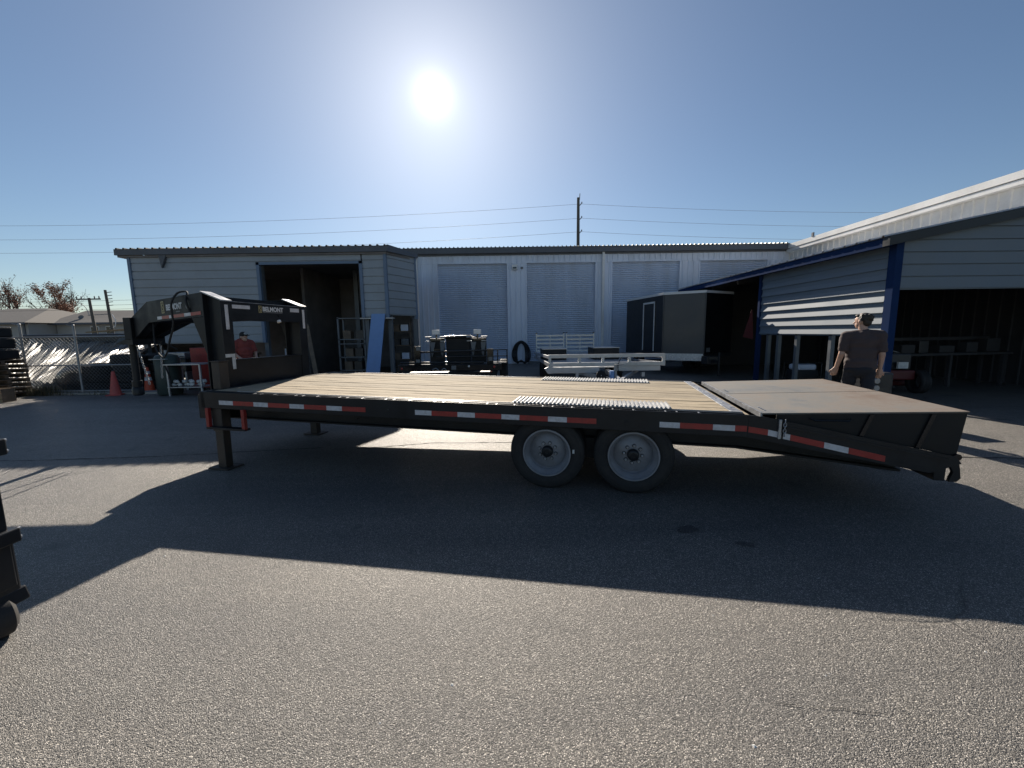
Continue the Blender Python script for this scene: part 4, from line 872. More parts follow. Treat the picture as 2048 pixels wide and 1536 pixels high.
def hand(p, d, side, fwd):
    """palm at p pointing along d; fingers curl toward fwd"""
    p = Vector(p); d = Vector(d).normalized(); f = Vector(fwd).normalized(); acr = d.cross(f).normalized() * side
    out = [(p, p + d * .075, .030, .032), (p + acr * .02, p + acr * .022 + d * .07, .02, .02), (p - acr * .02, p - acr * .022 + d * .07, .02, .02)]
    for i, L in enumerate((.072, .082, .076, .058)):
        b = p + d * .075 + acr * (.030 - .021 * i); k1 = b + d * L * .5 + f * L * .12; k2 = k1 + d * L * .3 + f * L * .28
        out += [(b, k1, .0105, .0095), (k1, k2, .0095, .008)]
    th = p + acr * .03 + d * .02; out += [(th, th + acr * .028 + d * .035 + f * .012, .0125, .011), (th + acr * .028 + d * .035 + f * .012, th + acr * .03 + d * .068 + f * .024, .011, .009)]
    return out
def head(c, yaw):
    c = Vector(c); q = lambda x, y, z: c + Vector((x * math.cos(yaw) - y * math.sin(yaw), x * math.sin(yaw) + y * math.cos(yaw), z))
    H = [('e', q(0, -.01, .02), (.077, .097, .105), yaw), ('e', q(0, .018, -.05), (.06, .068, .07), yaw), ('e', q(0, .05, -.085), (.032, .035, .03), yaw),
         (q(0, .09, .0), q(0, .112, -.03), .009, .014), (q(-.02, .083, -.062), q(.02, .083, -.062), .009, .009), (q(-.03, .082, .03), q(.03, .082, .03), .012, .012)]
    for sx_ in (-1, 1): H += [('e', q(sx_ * .079, -.01, -.01), (.010, .024, .034), yaw), ('e', q(sx_ * .03, .076, .008), (.014, .012, .008), yaw)]
    return H, q
def person(loc, rz, label, J, tee, headyaw, hair, group=None, legs_mat='jeans', scale=1.0):
    pr_ = thing('person', label, 'person', loc, rz); pr_.scale = (scale,) * 3
    hd, q = head(J['head'], headyaw)
    body = list(hd) + [(J['neck'], Vector(J['head']) + Vector((0, -.015, -.05)), .062, .058), ('e', (0, .0, 1.30), (.185, .115, .20), 0), ('e', (0, .01, 1.08), (.17, .12, .17), 0), ('e', (0, -.01, .93), (.17, .12, .13), 0)]
    tee_p = [('e', (0, .0, 1.33), (.205, .132, .185), 0), ('e', (0, .015, 1.16), (.205, .155, .2), 0), ('e', (0, .005, 1.02), (.203, .15, .15), 0), ('e', (0, .0, .955), (.208, .153, .07), 0), ('e', (0, .0, .925), (.206, .15, .045), 0), (J['neck'], (0, -.01, 1.44), .072, .10)]
    leg_p = [('e', (0, -.01, .92), (.185, .135, .14), 0)]
    shoe = []
    for s_, k in ((-1, 'L'), (1, 'R')):
        sh_, el, wr, hip, kn, an = [Vector(J[k + n_]) for n_ in ('sh', 'el', 'wr', 'hip', 'kn', 'an')]
        body += [(sh_, el, .056, .043), (el, wr, .042, .029), (hip, kn, .085, .055), (kn, an, .054, .038), (Vector((0, 0, 1.42)), sh_, .07, .06)]
        body += hand(wr, wr - el, s_, J['fwd'])
        tee_p += [(Vector((s_ * .06, -.005, 1.46)), sh_, .07, .075), (sh_, sh_.lerp(el, .72), .078, .072)]
        leg_p += [(hip, kn, .105, .08), (kn, an + Vector((0, 0, .0)), .078, .068)]
        shoe.append([(an + Vector((0, -.03, -.045)), an + Vector((0, .17, -.055)), .048, .038)])
    ob('body', blob(body, .0075, 2), 'skin', pr_)
    tm_ = wrinkle(blob(tee_p, .011, 2), .013, 11, 3); ob('shirt', tm_, tee, pr_); ob('trousers', wrinkle(blob(leg_p, .013, 2), .013, 14, 7), legs_mat, pr_)
    for s_ in shoe: ob('shoe', blob(s_, .01, 2), 'cap', pr_)
    if hair == 'hair':
        H = [('e', q(0, -.03, .04), (.083, .098, .088), headyaw), ('e', q(0, -.065, -.02), (.074, .052, .07), headyaw), ('e', q(.0, .04, .085), (.066, .055, .026), headyaw)]
        for k in range(26):
            a = random.uniform(0, 6.28); H.append((q(.07 * math.cos(a), -.03 + .085 * math.sin(a), .05 + random.uniform(-.03, .05)), q(.085 * math.cos(a), -.035 + .10 * math.sin(a), .035 + random.uniform(-.04, .06)), .016, .010))
        ob('hair', blob(H, .008, 1), 'hair', pr_)
    else:
        ob('hair', blob([('e', q(0, -.035, -.0), (.083, .085, .07), headyaw)], .009, 2), 'hair', pr_)
        cp_ = ob('cap', blob([('e', q(0, -.01, .055), (.089, .108, .085), headyaw), ('e', q(0, .0, .04), (.09, .105, .03), headyaw)], .009, 2), 'cap', pr_)
        ob('cap_visor', blob([('e', q(0, .115, .042), (.07, .075, .010), headyaw)], .007, 1), 'cap', cp_)
        ob('cap_panel', blob([('e', q(0, .066, .075), (.05, .035, .045), headyaw)], .008, 1), 'cap_grey', cp_)
    return pr_
J1 = dict(head=(-.02, .03, 1.655), neck=(0, -.01, 1.49), fwd=(0, 1, 0),
          Lsh=(-.205, -.01, 1.435), Lel=(-.25, -.05, 1.15), Lwr=(-.285, .07, .91), Rsh=(.205, -.01, 1.435), Rel=(.24, -.02, 1.14), Rwr=(.245, .05, .90),
          Lhip=(-.095, 0, .90), Lkn=(-.13, .12, .50), Lan=(-.13, .05, .09), Rhip=(.095, 0, .90), Rkn=(.11, -.02, .50), Ran=(.11, -.16, .10))
person((5.50, 6.25, 0), R(-30), 'man in brown t-shirt and dark jeans walking toward the open shed', J1, 'tee_brown', R(52), 'hair', scale=1.01)
J2 = dict(head=(.0, .06, 1.56), neck=(0, .0, 1.44), fwd=(0, 1, 0),
          Lsh=(-.19, .0, 1.40), Lel=(-.25, .06, 1.13), Lwr=(-.17, .28, 1.02), Rsh=(.19, .0, 1.40), Rel=(.26, .05, 1.13), Rwr=(.20, .28, 1.0),
          Lhip=(-.09, 0, .88), Lkn=(-.10, .03, .48), Lan=(-.10, 0, .09), Rhip=(.09, 0, .88), Rkn=(.10, .03, .48), Ran=(.10, 0, .09))
person((-7.1, 10.6, 0), R(-125), 'person in red t-shirt and dark cap standing outside the workshop', J2, 'tee_red', R(15), 'cap', scale=.995)

# ------------------------------------------------------------------ chain-link fence and storage yard
random.seed(21)
fc = thing('chain_link_fence', 'grey chain-link fence with pipe rails in front of the tarped pile', 'fence', (-12, 11.25, 0))
FI = Matrix.Translation((12, -11.25, 0))
def Fp(mb, name, mat, **k):
    o = mb.build(name, mat, fc, **k); o.matrix_parent_inverse = FI; return o
for x, zt in ((-13.75, 1.98), (-12.25, 1.93), (-10.72, 1.70), (-15.3, 1.98), (-16.9, 1.95)):
    Fp(MB().tube([(x, 11.25, 0), (x, 11.25, zt)], .028, 10).sphere((x, 11.25, zt), .034), 'post', 'galv', smooth=60)
    Fp(MB().tube([(x, 11.25, zt - .03), (x - .09, 11.16, zt + .03)], .012, 6), 'post_arm', 'galv')
for z in (1.62, .82, .09): Fp(MB().tube([(-17, 11.25, z), (-10.72, 11.25, z)], .02, 8), 'rail', 'galv', smooth=60)
mb = MB(); st_ = .105; x = -17 - 1.6
while x < -10.72:
    for sgn in (1, -1):
        a = Vector((x, 0)); pts = []
        x_a, x_b = (x, x + 1.53) if sgn > 0 else (x + 1.53, x); za, zb = .09, 1.62
        # clip in x
        t0, t1 = 0.0, 1.0
        dx = x_b - x_a
        for lim, s_ in ((-17, 1), (-10.72, -1)):
            fa = (x_a - lim) * s_; fb = (x_b - lim) * s_
            if fa < 0 and fb < 0: t0 = 2
            elif fa < 0: t0 = max(t0, fa / (fa - fb))
            elif fb < 0: t1 = min(t1, fa / (fa - fb))
        if t0 < t1: mb.tube([(x_a + dx * t0, 11.25, za + (zb - za) * t0), (x_a + dx * t1, 11.25, za + (zb - za) * t1)], .0055, 3, False)
    x += st_
stuff(Fp(mb, 'wire_mesh', 'steel_post'))
# tarped pile: pleated sheets
def tarp(name, P, n, m, amp, mat, label):
    mb = MB(); vs = []; fs = []; pleat = [random.uniform(-1, 1) * random.choice((.4, 1, 1.4)) for _ in range(n + 1)]
    for j in range(m + 1):
        v = j / m
        for i in range(n + 1):
            u = i / n; a = Vector(P[0]).lerp(Vector(P[1]), u); b = Vector(P[3]).lerp(Vector(P[2]), u); p = a.lerp(b, v)
            pl = pleat[i] + .25 * math.sin(j * 1.3 + i * .4); p.z += amp * pl; p.y -= amp * .6 * pl; p.x += .03 * math.sin(j * .9 + i)
            vs.append(p)
    for j in range(m):
        for i in range(n): k = j * (n + 1) + i; fs.append((k, k + 1, k + n + 2, k + n + 1))
    o = mb.add(vs, fs).build(name, mat, smooth=50); return tag(o, label, 'tarp')
tarp('tarp', [(-15.6, 11.75, .30), (-12.9, 11.75, .30), (-13.6, 15.0, 1.32), (-18.0, 15.0, 1.55)], 90, 10, .055, 'tarp', 'sunlit silver tarp sloping down behind the fence')
tarp('tarp', [(-13.2, 11.9, .62), (-11.9, 11.9, .70), (-12.7, 15.0, 1.55), (-14.8, 15.0, 1.25)], 70, 10, .06, 'tarp_dark', 'dark blue-grey crinkled tarp behind the stacked tyres')
def tyre_thing(x, y, z, tilt, label, r=.38):
    o = MB().lathe(tyre_profile(r, .26), (0, 0, 0), (0, 0, 1), 28, False).build('tyre', 'rubber', None, 35); o.location = (x, y, z); o.rotation_euler = (tilt, .06, 0)
    return tag(o, label, 'tyre', 'old tyres stacked behind the fence')
for i, (x, y, nst) in enumerate(((-11.5, 11.95, 4), (-12.4, 11.9, 3), (-11.0, 12.6, 4))):
    for k in range(nst): tyre_thing(x + random.uniform(-.05, .05), y, .14 + k * .265, random.uniform(-.08, .08), ('lowest', 'second', 'third', 'fourth')[k] + ' black tyre of the ' + ('tall stack behind the faded cone', 'short stack beside the black bundle', 'stack farthest behind the fence end post')[i], .40)
wr = MB().sphere((-13.0, 11.95, .38), .5, 24, 14, (1.35, .75, .85)).build('wrapped_bundle', 'wrap', None, 60)
bm = bmesh.new(); bm.from_mesh(wr.data)
for v in bm.verts:
    v.co += Vector((random.uniform(-.03, .03), random.uniform(-.03, .03), random.uniform(-.03, .03))); v.co.z = max(v.co.z, 0.0)
bm.to_mesh(wr.data); bm.free(); tag(wr, 'bulky bundle in black wrap lying behind the fence', 'bundle')
# timber on top of the pile
for k in range(9):
    a = Vector((-16.4 + .34 * k, 15.5, 1.80 + .012 * k)); b = a + Vector((1.6, .9, .16))
    tag(MB().bar(a, b, .14, .045).build('timber_board', 'wood'), 'pale timber board lying on top of the tarped pile', 'board', 'boards on the tarped pile')
rk = tag(B(-18.5, -13.0, 15.1, 17.2, 0.0, 1.74).build('scrap_pile', 'wrap', None, None, .05), 'dark heap of covered scrap behind the tarps', 'pile')
# pallets and crates at the far left
pal = thing('pallet', 'lowest wooden pallet in the stack beside the fence', 'pallet', (-14.1, 10.55, 0.0), .1, 'stacked pallets by the fence')
for k in range(7): B(-.6 + k * .18, -.48 + k * .18, -.5, .5, .105, .125).build('slat', 'old_wood', pal)
for y in (-.5, -.05, .41): B(-.6, .6, y, y + .09, .02, .105).build('runner', 'old_wood', pal)
for k in range(1, 8):
    p = copy_tree(pal); p.location = (-14.1 + random.uniform(-.04, .04), 10.55, k * .128); p.rotation_euler = (0, 0, .1 + random.uniform(-.05, .05)); p['label'] = ('second', 'third', 'fourth', 'fifth', 'sixth', 'seventh', 'topmost')[k - 1] + ' wooden pallet from the ground in the stack by the fence'
cr = thing('crate', 'slatted wooden crate on the ground by the pallet stack', 'crate', (-12.95, 9.95, 0), .1)
for k in range(4): B(-.2, .2, -.16, -.145, .01 + k * .09, .075 + k * .09).build('slat', 'wood', cr); B(-.2, .2, .145, .16, .01 + k * .09, .075 + k * .09).build('slat', 'wood', cr)
for x in (-.2, .185): B(x, x + .015, -.145, .145, .01, .345).build('end_panel', 'old_wood', cr)
bd = thing('wrapped_stack', 'tall stack of dark wrapped goods above the pallets', 'stack', (-14.1, 10.6, 1.03)); 
for k in range(3): B(-.55 + .03 * k, .5 - .05 * k, -.45, .45, k * .30, k * .30 + .29).build('wrapped_block', 'wrap', bd, bevel=.04)
# weeds at the fence foot
mb = MB()
for k in range(900):
    x = random.uniform(-15.5, -10.9) if random.random() < .4 else random.gauss(-13.3, .35); y = random.uniform(10.95, 11.35); hh = random.uniform(.05, .28) * (1.2 if abs(x + 13.3) < .6 else .5); a = random.uniform(0, 6.28); l = random.uniform(.02, .12)
    w = .010; p = Vector((x, y, 0.0)); q_ = p + Vector((math.cos(a) * l, math.sin(a) * l, hh)); sd2 = Vector((-math.sin(a), math.cos(a), 0)) * w
    mb.add([p - sd2, p + sd2, q_], [(0, 1, 2)])
wd_ = stuff(mb.build('weeds', 'weed')); tag(wd_, 'dry weeds growing along the fence foot', 'weeds')

# ------------------------------------------------------------------ things outside and inside the workshop
tk = thing('storage_tank', 'dark green upright tank with hose near the workshop corner', 'tank', (-9.45, 10.9, 0))
MB().lathe([(0, .02), (.26, .02), (.28, .06), (.28, 1.0), (.24, 1.08), (.1, 1.12), (0, 1.12)], n=24).build('shell', 'tank_green', tk, smooth=40)
MB().tube(spline([(.1, -.29, 1.0), (.22, -.31, .75), (.30, -.31, .45), (.28, -.3, .12)]), .018, 8).build('hose', 'rubber', tk); MB().tube([(0, 0, 1.1), (0, 0, 1.22)], .04, 8).build('valve', 'galv', tk); B(-.2, .25, -.33, -.25, .98, 1.0).build('strap', 'galv', tk)
tb = thing('work_table', 'steel work table with low shelf of white rags under the trailer neck', 'table', (-8.75, 10.8, 0))
B(-.55, .45, -.25, .35, .83, .86).build('table_top', 'alu', tb); B(-.5, .42, -.22, .3, .22, .24).build('shelf', 'alu', tb)
for x in (-.5, .38):
    for y in (-.2, .27): B(x, x + .04, y, y + .04, 0, .83).build('leg', 'alu', tb)
for k in range(14):
    o = MB().sphere((0, 0, 0), .06, 8, 6, (1.1, .9, .8)).build('rag', 'paper_white', None, 60); bm = bmesh.new(); bm.from_mesh(o.data)
    for v in bm.verts: v.co *= random.uniform(.6, 1.25)
    bm.to_mesh(o.data); bm.free(); o.location = (-8.75 - .42 + (k % 7) * .13, 10.75 + random.uniform(-.1, .1), .295 + (k // 7) * .08); tag(o, 'crumpled white rag on the low shelf of the steel table', 'rag', 'rags on the table shelf')
tc_ = thing('tool_chest', 'red tool chest standing behind the steel table', 'chest', (-8.9, 11.9, 0)); B(-.5, .5, -.25, .25, .08, 1.25).build('cabinet', 'red_paint', tc_, bevel=.015)
for k in range(5): B(-.46, .46, -.262, -.25, .15 + k * .21, .33 + k * .21).build('drawer', 'red_paint', tc_)
for x in (-.4, .4): MB().lathe([(.0, -.02), (.05, -.02), (.05, .02), (0, .02)], (x, 0, .05), (1, 0, 0), 12).build('caster', 'rubber', tc_)
en = thing('engine', 'greasy engine block with bright fittings on a stand behind the cone', 'engine', (-9.95, 12.0, 0))
B(-.3, .3, -.22, .22, .55, .95).build('block', 'wrap', en, bevel=.03); B(-.25, .25, -.18, .18, .95, 1.12).build('head', 'worn_steel', en, bevel=.02)
for x in (-.24, .24): B(x - .03, x + .03, -.2, .2, 0, .55).build('stand_leg', 'galv', en)
for k in range(5): MB().tube([(-.2 + .1 * k, -.2, 1.0), (-.2 + .1 * k, -.32, 1.02), (-.18 + .1 * k, -.34, .85)], .018, 8).build('pipe', 'galv', en)
MB().tube(spline([(-.3, -.1, 1.1), (-.42, -.15, 1.3), (-.25, -.2, 1.38), (0, -.1, 1.2)]), .02, 8).build('hose', 'rubber', en)
# leaning boards, blue sheet, rack, cabinets in the doorway
for k, (x, xb) in enumerate(((-6.45, -5.9), (-6.05, -5.55))):
    tag(MB().bar((x, 11.9, 1.85), (xb, 11.3, .02), .12, .04, (0, -1, .3)).build('timber_plank', 'old_wood'), 'mossy timber plank leaning at the workshop doorway', 'plank', 'planks leaning at the doorway')
bs = tag(MB().hexa([(-4.36, 11.72, .01), (-3.95, 11.72, .01), (-3.95, 11.75, .01), (-4.36, 11.75, .01)], [(-4.14, 11.97, 2.18), (-3.74, 11.97, 2.18), (-3.74, 12.0, 2.18), (-4.14, 12.0, 2.18)]).build('blue_panel', 'blue_sheet'), 'tall light blue panel leaning against the workshop corner', 'panel')
rk2 = thing('storage_rack', 'dark steel storage rack standing in the workshop doorway', 'rack', (-4.95, 12.6, 0))
for x in (-.42, .38): B(x, x + .05, -.2, -.15, 0, 2.1).build('upright', 'steel_post', rk2); B(x, x + .05, .2, .25, 0, 2.1).build('upright', 'steel_post', rk2)
for z in (.3, .75, 1.2, 1.35, 2.05): B(-.42, .43, -.2, .25, z, z + .03).build('shelf', 'steel_post', rk2)
for k, (x, z) in enumerate(((-.3, .33), (.0, .33), (-.25, .78), (.05, .78), (-.3, 1.38), (.1, 1.38))): tag(B(-4.95 + x, -4.95 + x + .24, 12.5, 12.75, z, z + .28).build('storage_box', ('old_wood', 'wrap')[k % 2]), ('brown', 'black')[k % 2] + ' box on the ' + ('lowest', 'second', 'upper')[k // 2] + ' loaded shelf of the doorway rack', 'box', 'boxes on the doorway rack')
dm = thing('steel_drum', 'pale ribbed drum with black lid just inside the workshop', 'drum', (-7.0, 12.9, 0))
MB().lathe([(0, .0), (.29, .0), (.29, .3), (.305, .32), (.29, .34), (.29, .62), (.305, .64), (.29, .66), (.29, 1.1), (0, 1.1)], n=24).build('shell', 'panel', dm, smooth=30); MB().lathe([(.31, 1.08), (.31, 1.14), (0, 1.16)], n=24).build('lid', 'wrap', dm, smooth=30)
tt = thing('shop_table', 'dark workbench just inside the workshop opening', 'table', (-9.6, 13.2, 0)); B(-1.1, 1.1, -.35, .35, .86, .92).build('table_top', 'old_wood', tt)
for x in (-1.05, .97):
    for y in (-.3, .22): B(x, x + .08, y, y + .08, 0, .86).build('leg', 'old_wood', tt)
sv = thing('wall_shelf', 'tall shelf of mixed bins under the angled workshop wall', 'shelf', (-3.6, 13.3, 0))
for z in (.1, .6, 1.1, 1.6): B(-.35, .3, -.15, .2, z, z + .03).build('shelf_board', 'old_wood', sv)
for x in (-.35, .27): B(x, x + .03, -.15, .2, 0, 1.95).build('side_board', 'old_wood', sv)
for k in range(8): tag(B(-3.93 + (k % 2) * .3, -3.93 + (k % 2) * .3 + .24, 13.2, 13.4, .13 + (k // 2) * .5, .35 + (k // 2) * .5).build('storage_bin', ('wrap', 'steel_post', 'old_wood', 'panel')[k % 4]), ('black', 'grey', 'brown', 'pale')[k % 4] + ' bin on the ' + ('lowest', 'second', 'third', 'top')[k // 2] + ' shelf under the angled workshop wall', 'bin', 'bins on the corner shelf')

# all of these stand with the workshop front
for o in list(col.objects):
    if o.parent is None and o.name.split('.')[0] in ('timber_plank', 'blue_panel', 'storage_rack', 'storage_box', 'steel_drum', 'shop_table', 'wall_shelf', 'storage_bin'):
        o.location = (o.location.x * 1.12, o.location.y * 1.12, o.location.z); o.scale = (1.12, 1.12, 1.03)
# ------------------------------------------------------------------ inside the lean-to shed
mw = thing('riding_mower', 'red and black riding mower parked in the dark shed', 'mower', (9.3, 9.9, 0), R(80))
B(-.55, .55, -.32, .32, .32, .55).build('chassis', 'dark_red', mw, bevel=.03); B(-.5, .0, -.25, .25, .55, .95).build('engine_cover', 'wrap', mw, bevel=.04)
B(.05, .4, -.24, .24, .58, .68).build('seat', 'rubber', mw, bevel=.04); B(.34, .44, -.24, .24, .66, 1.05).build('backrest', 'rubber', mw, bevel=.04)
B(-.1, .5, -.55, .55, .12, .26).build('mower_deck', 'dark_red', mw, bevel=.05)
for x, r in ((-.5, .28), (.55, .17)):
    for y in (-.42, .42): MB().lathe(tyre_profile(r, .2), (x, y, r), (0, 1, 0), 24).build('wheel', 'rubber', mw, smooth=35)
MB().tube([(.45, -.25, .6), (.5, -.25, 1.45), (.5, .25, 1.45), (.45, .25, .6)], .022, 8).build('roll_bar', 'wrap', mw); B(-.62, -.56, -.1, .1, .6, .75).build('plate', 'paper_white', mw)
for s_ in (-1, 1): MB().tube([(-.05, s_ * .2, .6), (-.1, s_ * .22, .95), (-.1, s_ * .05, 1.0)], .014, 6).build('steering_lever', 'galv', mw)
wb = thing('workbench', 'long low workbench with steel frame along the shed wall', 'bench', (11.6, 10.6, 0), R(6)); B(-1.9, 1.6, -.3, .3, .82, .88).build('bench_top', 'dark_in', wb)
for x in (-1.8, -.2, 1.4):
    for y in (-.25, .2): B(x, x + .07, y, y + .07, 0, .82).build('leg', 'dark_in', wb)
B(-1.9, 1.6, .22, .26, 1.2, 1.28).build('back_rail', 'dark_in', wb)
for k, (x, w_, h_, m_) in enumerate(((10.1, .35, .22, 'dark_in'), (10.6, .25, .32, 'wrap'), (11.2, .4, .18, 'dark_in'), (12.0, .3, .26, 'dark_in'), (12.6, .35, .35, 'dark_in'))):
    tag(B(x, x + w_, 10.45 + .1 * (x - 11.6), 10.7 + .1 * (x - 11.6), .885, .885 + h_).build('parts_box', m_, None, None, .012), ('small dark carton', 'black case', 'low dark box', 'square dark box', 'tall dark carton')[k] + ' standing on the long shed workbench', 'box')
gn = thing('generator', 'small generator with pale tank beside the shed posts', 'generator', (8.15, 11.1, 0)); B(-.3, .3, -.22, .22, .12, .42).build('engine', 'wrap', gn, bevel=.03); B(-.26, .26, -.2, .2, .42, .58).build('tank', 'panel', gn, bevel=.05)
for p in ([(-.34, -.25, .0), (-.34, -.25, .62), (.34, -.25, .62), (.34, -.25, .0)], [(-.34, .25, .0), (-.34, .25, .62), (.34, .25, .62), (.34, .25, .0)]): MB().tube(p, .018, 8).build('frame_tube', 'wrap', gn)
rf = MB().add([(7.36, 12.35, 2.15), (7.40, 12.36, 2.14), (7.46, 12.33, 1.25), (7.18, 12.4, 1.33), (7.28, 12.42, 1.7)], [(0, 1, 2, 3, 4)]).build('red_flag', 'cloth_dark_red'); 
md = rf.modifiers.new('s', 'SOLIDIFY'); md.thickness = .006; tag(rf, 'dark red cloth hanging from the shed post', 'cloth')
ph = tag(MB().bar((7.2, 9.9, .05), (7.5, 9.0, .07), .09, .04).build('scrap_bar', 'galv'), 'short bright metal bar lying on the ground by the shed posts', 'bar')
bx_ = thing('machine_engine', 'chrome-edged black engine beside the walking man', 'engine', (6.15, 6.75, 0)); B(-.16, .2, -.2, .2, .35, .82).build('block', 'wrap', bx_, bevel=.03)
for k in range(3): MB().lathe([(0, -.02), (.045, -.02), (.05, .02), (0, .025)], (-.10, -.215, .45 + k * .12), (0, 1, 0), 14).build('filter', 'galv', bx_, smooth=40)
for x in (-.13, .15): B(x, x + .03, -.18, .18, 0, .35).build('stand_leg', 'steel_post', bx_)

# ------------------------------------------------------------------ machine mast at the left
mm = thing('equipment_mast', 'black steel mast with bolted brackets standing on a small grey wheel', 'machine', (-3.02, 1.98, ground_z(-3.02, 1.98)))
B(-.14, .225, -.10, .10, .27, 1.02).build('mast_tube', 'black_paint', mm, bevel=.008); B(-.14, .215, -.12, .12, .22, .53).build('lower_housing', 'black_paint', mm, bevel=.01)
for z0, z1, x1 in ((1.02, 1.11, .265), (.52, .60, .255)):
    br = B(-.16, x1, -.13, .13, z0, z1).build('bracket', 'black_paint', mm, bevel=.008)
    for zz in (z0 + .015, z1 - .015): MB().tube([(x1 - .03, -.15, zz), (x1 - .03, .15, zz)], .009, 8).build('bolt', 'worn_steel', br); MB().tube([(x1, .0, zz), (x1 + .02, .0, zz)], .012, 6).build('bolt', 'worn_steel', br)
MB().hexa([(-.14, -.14, .12), (.235, -.14, .17), (.235, .14, .17), (-.14, .14, .12)], [(-.14, -.14, .16), (.215, -.14, .25), (.215, .14, .25), (-.14, .14, .16)]).build('wheel_guard', 'black_paint', mm, bevel=.01)
MB().lathe([(.0, -.06), (.09, -.06), (.115, -.04), (.12, 0), (.115, .04), (.09, .06), (0, .06)], (.15, .03, .12), (.35, 1, 0), 28).build('wheel', 'rubber', mm, smooth=40)

# ------------------------------------------------------------------ power pole and lines
pp = thing('power_pole', 'tall wooden power pole rising behind the garage roof', 'pole', (5.3, 32, 0))
MB().tube([(0, 0, 0), (-.02, 0, 11.7)], [.17, .105], 12).build('shaft', 'pole_wood', pp, smooth=60); MB().tube([(.07, 0, 11.55), (.10, 0, 12.0)], .03, 6).build('top_pin', 'pole_wood', pp)
hts = (11.24, 10.2, 9.2)
for z in hts:
    ins = MB().tube([(.08, 0, z - .12), (.24, 0, z + .05)], .03, 6).build('insulator_arm', 'pole_wood', pp); MB().lathe([(0, .0), (.05, .0), (.035, .07), (.05, .1), (0, .12)], (.25, 0, z + .04), (0, 0, 1), 8).build('insulator', 'letter_grey', ins)
for z, zl, zr_, nm_ in zip(hts, (10.5, 9.45, 8.38), (10.6, 9.6, 8.6), ('uppermost', 'middle', 'lowest')):
    pts = []
    for i in range(31): u = i / 30; pts.append((5.5 + (-75 - 5.5) * u, 32, z + (11.6 - 11.24) * u - 1.35 * 4 * u * (1 - u) * .9))
    for i in range(1, 31): u = i / 30; pts.insert(0, (5.5 + 60 * u, 32, z - 1.0 * 4 * u * (1 - u)))
    tag(MB().tube(pts, .010, 5).build('power_line', 'cable'), nm_ + ' power line strung from the tall pole behind the garage', 'power line')

# ------------------------------------------------------------------ far left: house, poles, trees
hw = thing('house', 'low house with grey shingle roof beyond the storage yard', 'house', (-48, 46, 0))
HI = Matrix.Translation((48, -46, 0))
def Hp(mb, name, mat, par=None, **k):
    o = mb.build(name, mat, par or hw, **k)
    if par is None: o.matrix_parent_inverse = HI
    return o
Hp(B(-51.5, -38, 45.6, 54, 0, 3.3), 'wall', 'house_wall'); Hp(B(-64, -51.6, 43.0, 54, 0, 3.3), 'wall', 'house_wall')
Hp(MB().add([(-52.2, 44.9, 3.28), (-37.5, 44.9, 3.28), (-37.5, 49.8, 4.85), (-52.2, 49.8, 4.95), (-37.5, 54.7, 3.28), (-52.2, 54.7, 3.28)], [(0, 1, 2, 3), (3, 2, 4, 5)]), 'roof', 'shingle')
Hp(MB().add([(-65, 42.2, 3.3), (-51.0, 42.2, 3.3), (-51.0, 55, 3.3), (-65, 55, 3.3), (-59.5, 48, 5.15), (-54.6, 48, 5.15)], [(0, 1, 5, 4), (1, 2, 5), (2, 3, 4, 5), (3, 0, 4)]), 'roof', 'shingle')
Hp(B(-65, -51, 42.1, 42.25, 3.12, 3.32), 'fascia', 'gutter'); Hp(B(-52, -37.5, 44.82, 44.95, 3.1, 3.3), 'fascia', 'gutter')
for x in (-47.6, -45.9, -43.2, -41.9, -40.4):
    w_ = Hp(B(x, x + .95, 45.5, 45.62, 1.0, 2.9), 'window', 'white_trim'); B(x + .1, x + .85, 45.46, 45.5, 1.1, 2.8).build('pane', 'glass_dark', w_); B(x + .1, x + .85, 45.44, 45.46, 1.92, 1.98).build('muntin', 'white_trim', w_)
Hp(B(-52.1, -51.9, 42.9, 43.0, 0, 3.2), 'downspout', 'gutter')
dish = Hp(MB().lathe([(.0, 0), (.15, .03), (.26, .09)], (-49.6, 46.6, 3.95), (.3, -1, .5), 20), 'satellite_dish', 'letter_grey')
for x, y, zt, lb in ((-41.3, 40, 5.5, 'shorter wooden utility pole with wide crossarm beyond the yard'), (-40.1, 40.5, 6.3, 'taller wooden utility pole with side brackets beyond the yard')):
    p = thing('utility_pole', lb, 'pole', (x, y, 0)); MB().tube([(0, 0, 0), (-.25, 0, zt)], [.15, .11], 10).build('shaft', 'pole_wood', p, smooth=60)
    if zt < 6:
        B(-1.5, .85, -.06, .06, zt - .18, zt - .06).build('crossarm', 'pole_wood', p)
        for xx in (-1.45, -1.0, .3, .75): MB().lathe([(.05, 0), (.05, .16), (.03, .24), (0, .24)], (xx, 0, zt - .06), (0, 0, 1), 8).build('insulator', 'letter_grey', p)
    else:
        for k in range(5): MB().tube([(-.2, 0, zt - .25 - k * .32), (.35, 0, zt - .2 - k * .32)], .035, 6).build('bracket_arm', 'pole_wood', p)
        MB().tube(spline([(.1, 0, 3.9), (.35, 0, 3.3), (.2, 0, 2.7), (-.3, 0, 2.5)]), .04, 6).build('cable_loop', 'letter_white', p)
        MB().tube([(-2.3, 0, 3.85), (0, 0, 3.95)], .04, 6).build('lamp_arm', 'galv', p); MB().tube(spline([(-2.2, 0, 3.9), (-2.5, 0, 4.7), (-3.2, 0, 5.15)]), .03, 6).build('lamp_bracket', 'galv', p)
for k, z in enumerate((5.45, 5.0, 4.6)):
    pts = [(-70 + (44) * i / 20, 40.2, z - .25 * math.sin(math.pi * i / 20)) for i in range(21)]
    tag(MB().tube(pts, .012, 4).build('cable', 'rubber'), ('top', 'middle', 'bottom')[k] + ' thin cable between the utility poles beyond the yard', 'cable')
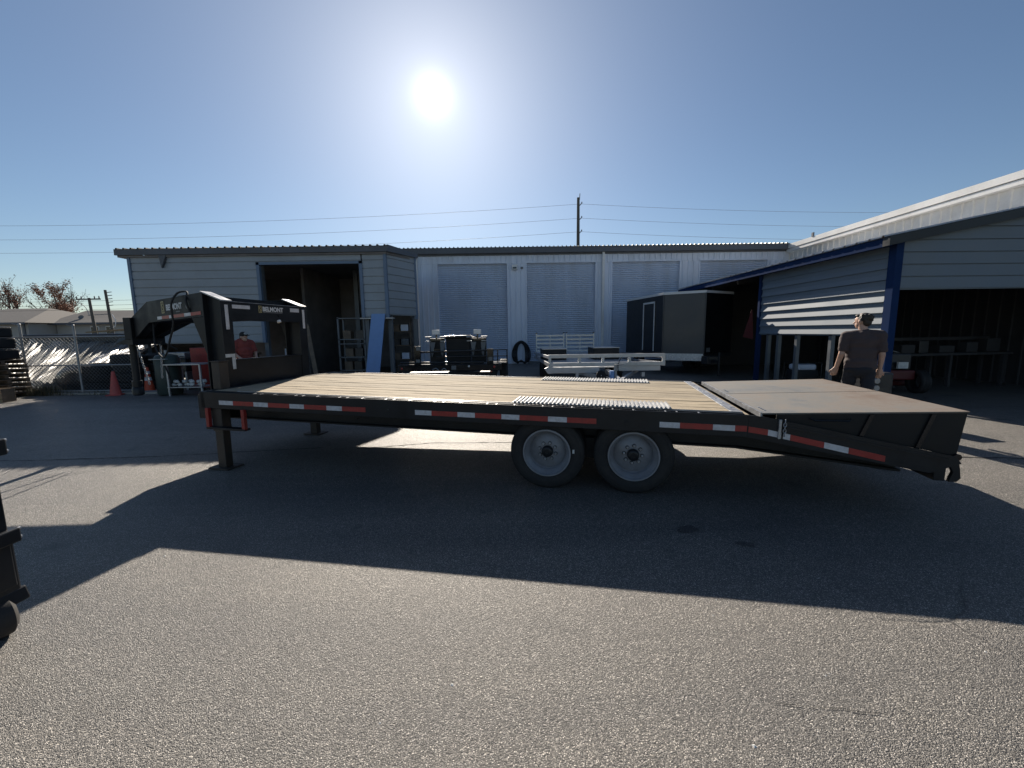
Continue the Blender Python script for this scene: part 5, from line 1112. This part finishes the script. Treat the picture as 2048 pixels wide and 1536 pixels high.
def tree(loc, H, spread, leafn, leafmat, label, seed, leaf_lo=.3):
    rnd = random.Random(seed); t_ = thing('tree', label, 'tree', loc); mb = MB(); tips = []
    def br(p, d, L, r, dep):
        pts = [p]; q_ = p.copy(); dd = d.copy(); n_ = 4
        for k in range(n_):
            dd = (dd + Vector((rnd.uniform(-1, 1), rnd.uniform(-1, 1), rnd.uniform(-.2, .5))) * .16).normalized(); q_ = q_ + dd * (L / n_); pts.append(q_.copy())
            if dep >= 2: tips.append(q_.copy())
        mb.tube(pts, [max(.012, r * (1 - .45 * k / n_)) for k in range(n_ + 1)], 5 if dep else 8, False)
        if dep >= 4: return
        m_ = rnd.randint(3, 5)
        for k in range(m_):
            b_ = pts[rnd.randint(1 if dep else 2, n_)]; a = rnd.uniform(0, 6.28); sp = rnd.uniform(.35, .9) * spread
            nd_ = (dd + Vector((math.cos(a) * sp, math.sin(a) * sp, rnd.uniform(-.1, .45)))).normalized(); br(b_, nd_, L * rnd.uniform(.55, .8), r * .5, dep + 1)
    br(Vector((0, 0, 0)), Vector((0, 0, 1)), H * .38, H * .022, 0)
    zm = max(p.z for p in tips); kf = H / zm; mb.v = [(v[0] * kf, v[1] * kf, v[2] * kf) for v in mb.v]; mb.build('trunk', 'bark', t_, smooth=60)
    if leafn:
        lm = MB()
        for k in range(leafn):
            p = rnd.choice(tips) * kf + Vector((rnd.gauss(0, .22), rnd.gauss(0, .22), rnd.gauss(0, .18))); s_ = rnd.uniform(.06, .12)
            if p.z < H * leaf_lo: continue
            a = Vector((rnd.uniform(-1, 1), rnd.uniform(-1, 1), rnd.uniform(-1, 1))).normalized() * s_; b_ = a.cross(Vector((rnd.uniform(-1, 1), rnd.uniform(-1, 1), rnd.uniform(-1, 1)))).normalized() * s_ * .7
            lm.v += [tuple(p - a), tuple(p + b_), tuple(p + a), tuple(p - b_)]; n0 = len(lm.v) - 4; lm.f.append((n0, n0 + 1, n0 + 2, n0 + 3))
        me = bpy.data.meshes.new('crown'); me.from_pydata(lm.v, [], lm.f); ob('crown', me, leafmat, t_)
    return t_
tree((-67.6, 60, 0), 10.3, .75, 9000, 'leaf_red', 'autumn tree with reddish leaves behind the far house', 5)
tree((-74.6, 60, 0), 10.9, .8, 1800, 'leaf_red', 'nearly bare tall tree at the end of the far house', 8)
tree((-71.2, 63, 0), 10.0, .9, 350, 'leaf_green', 'bare greyish tree between the two far trees', 14)
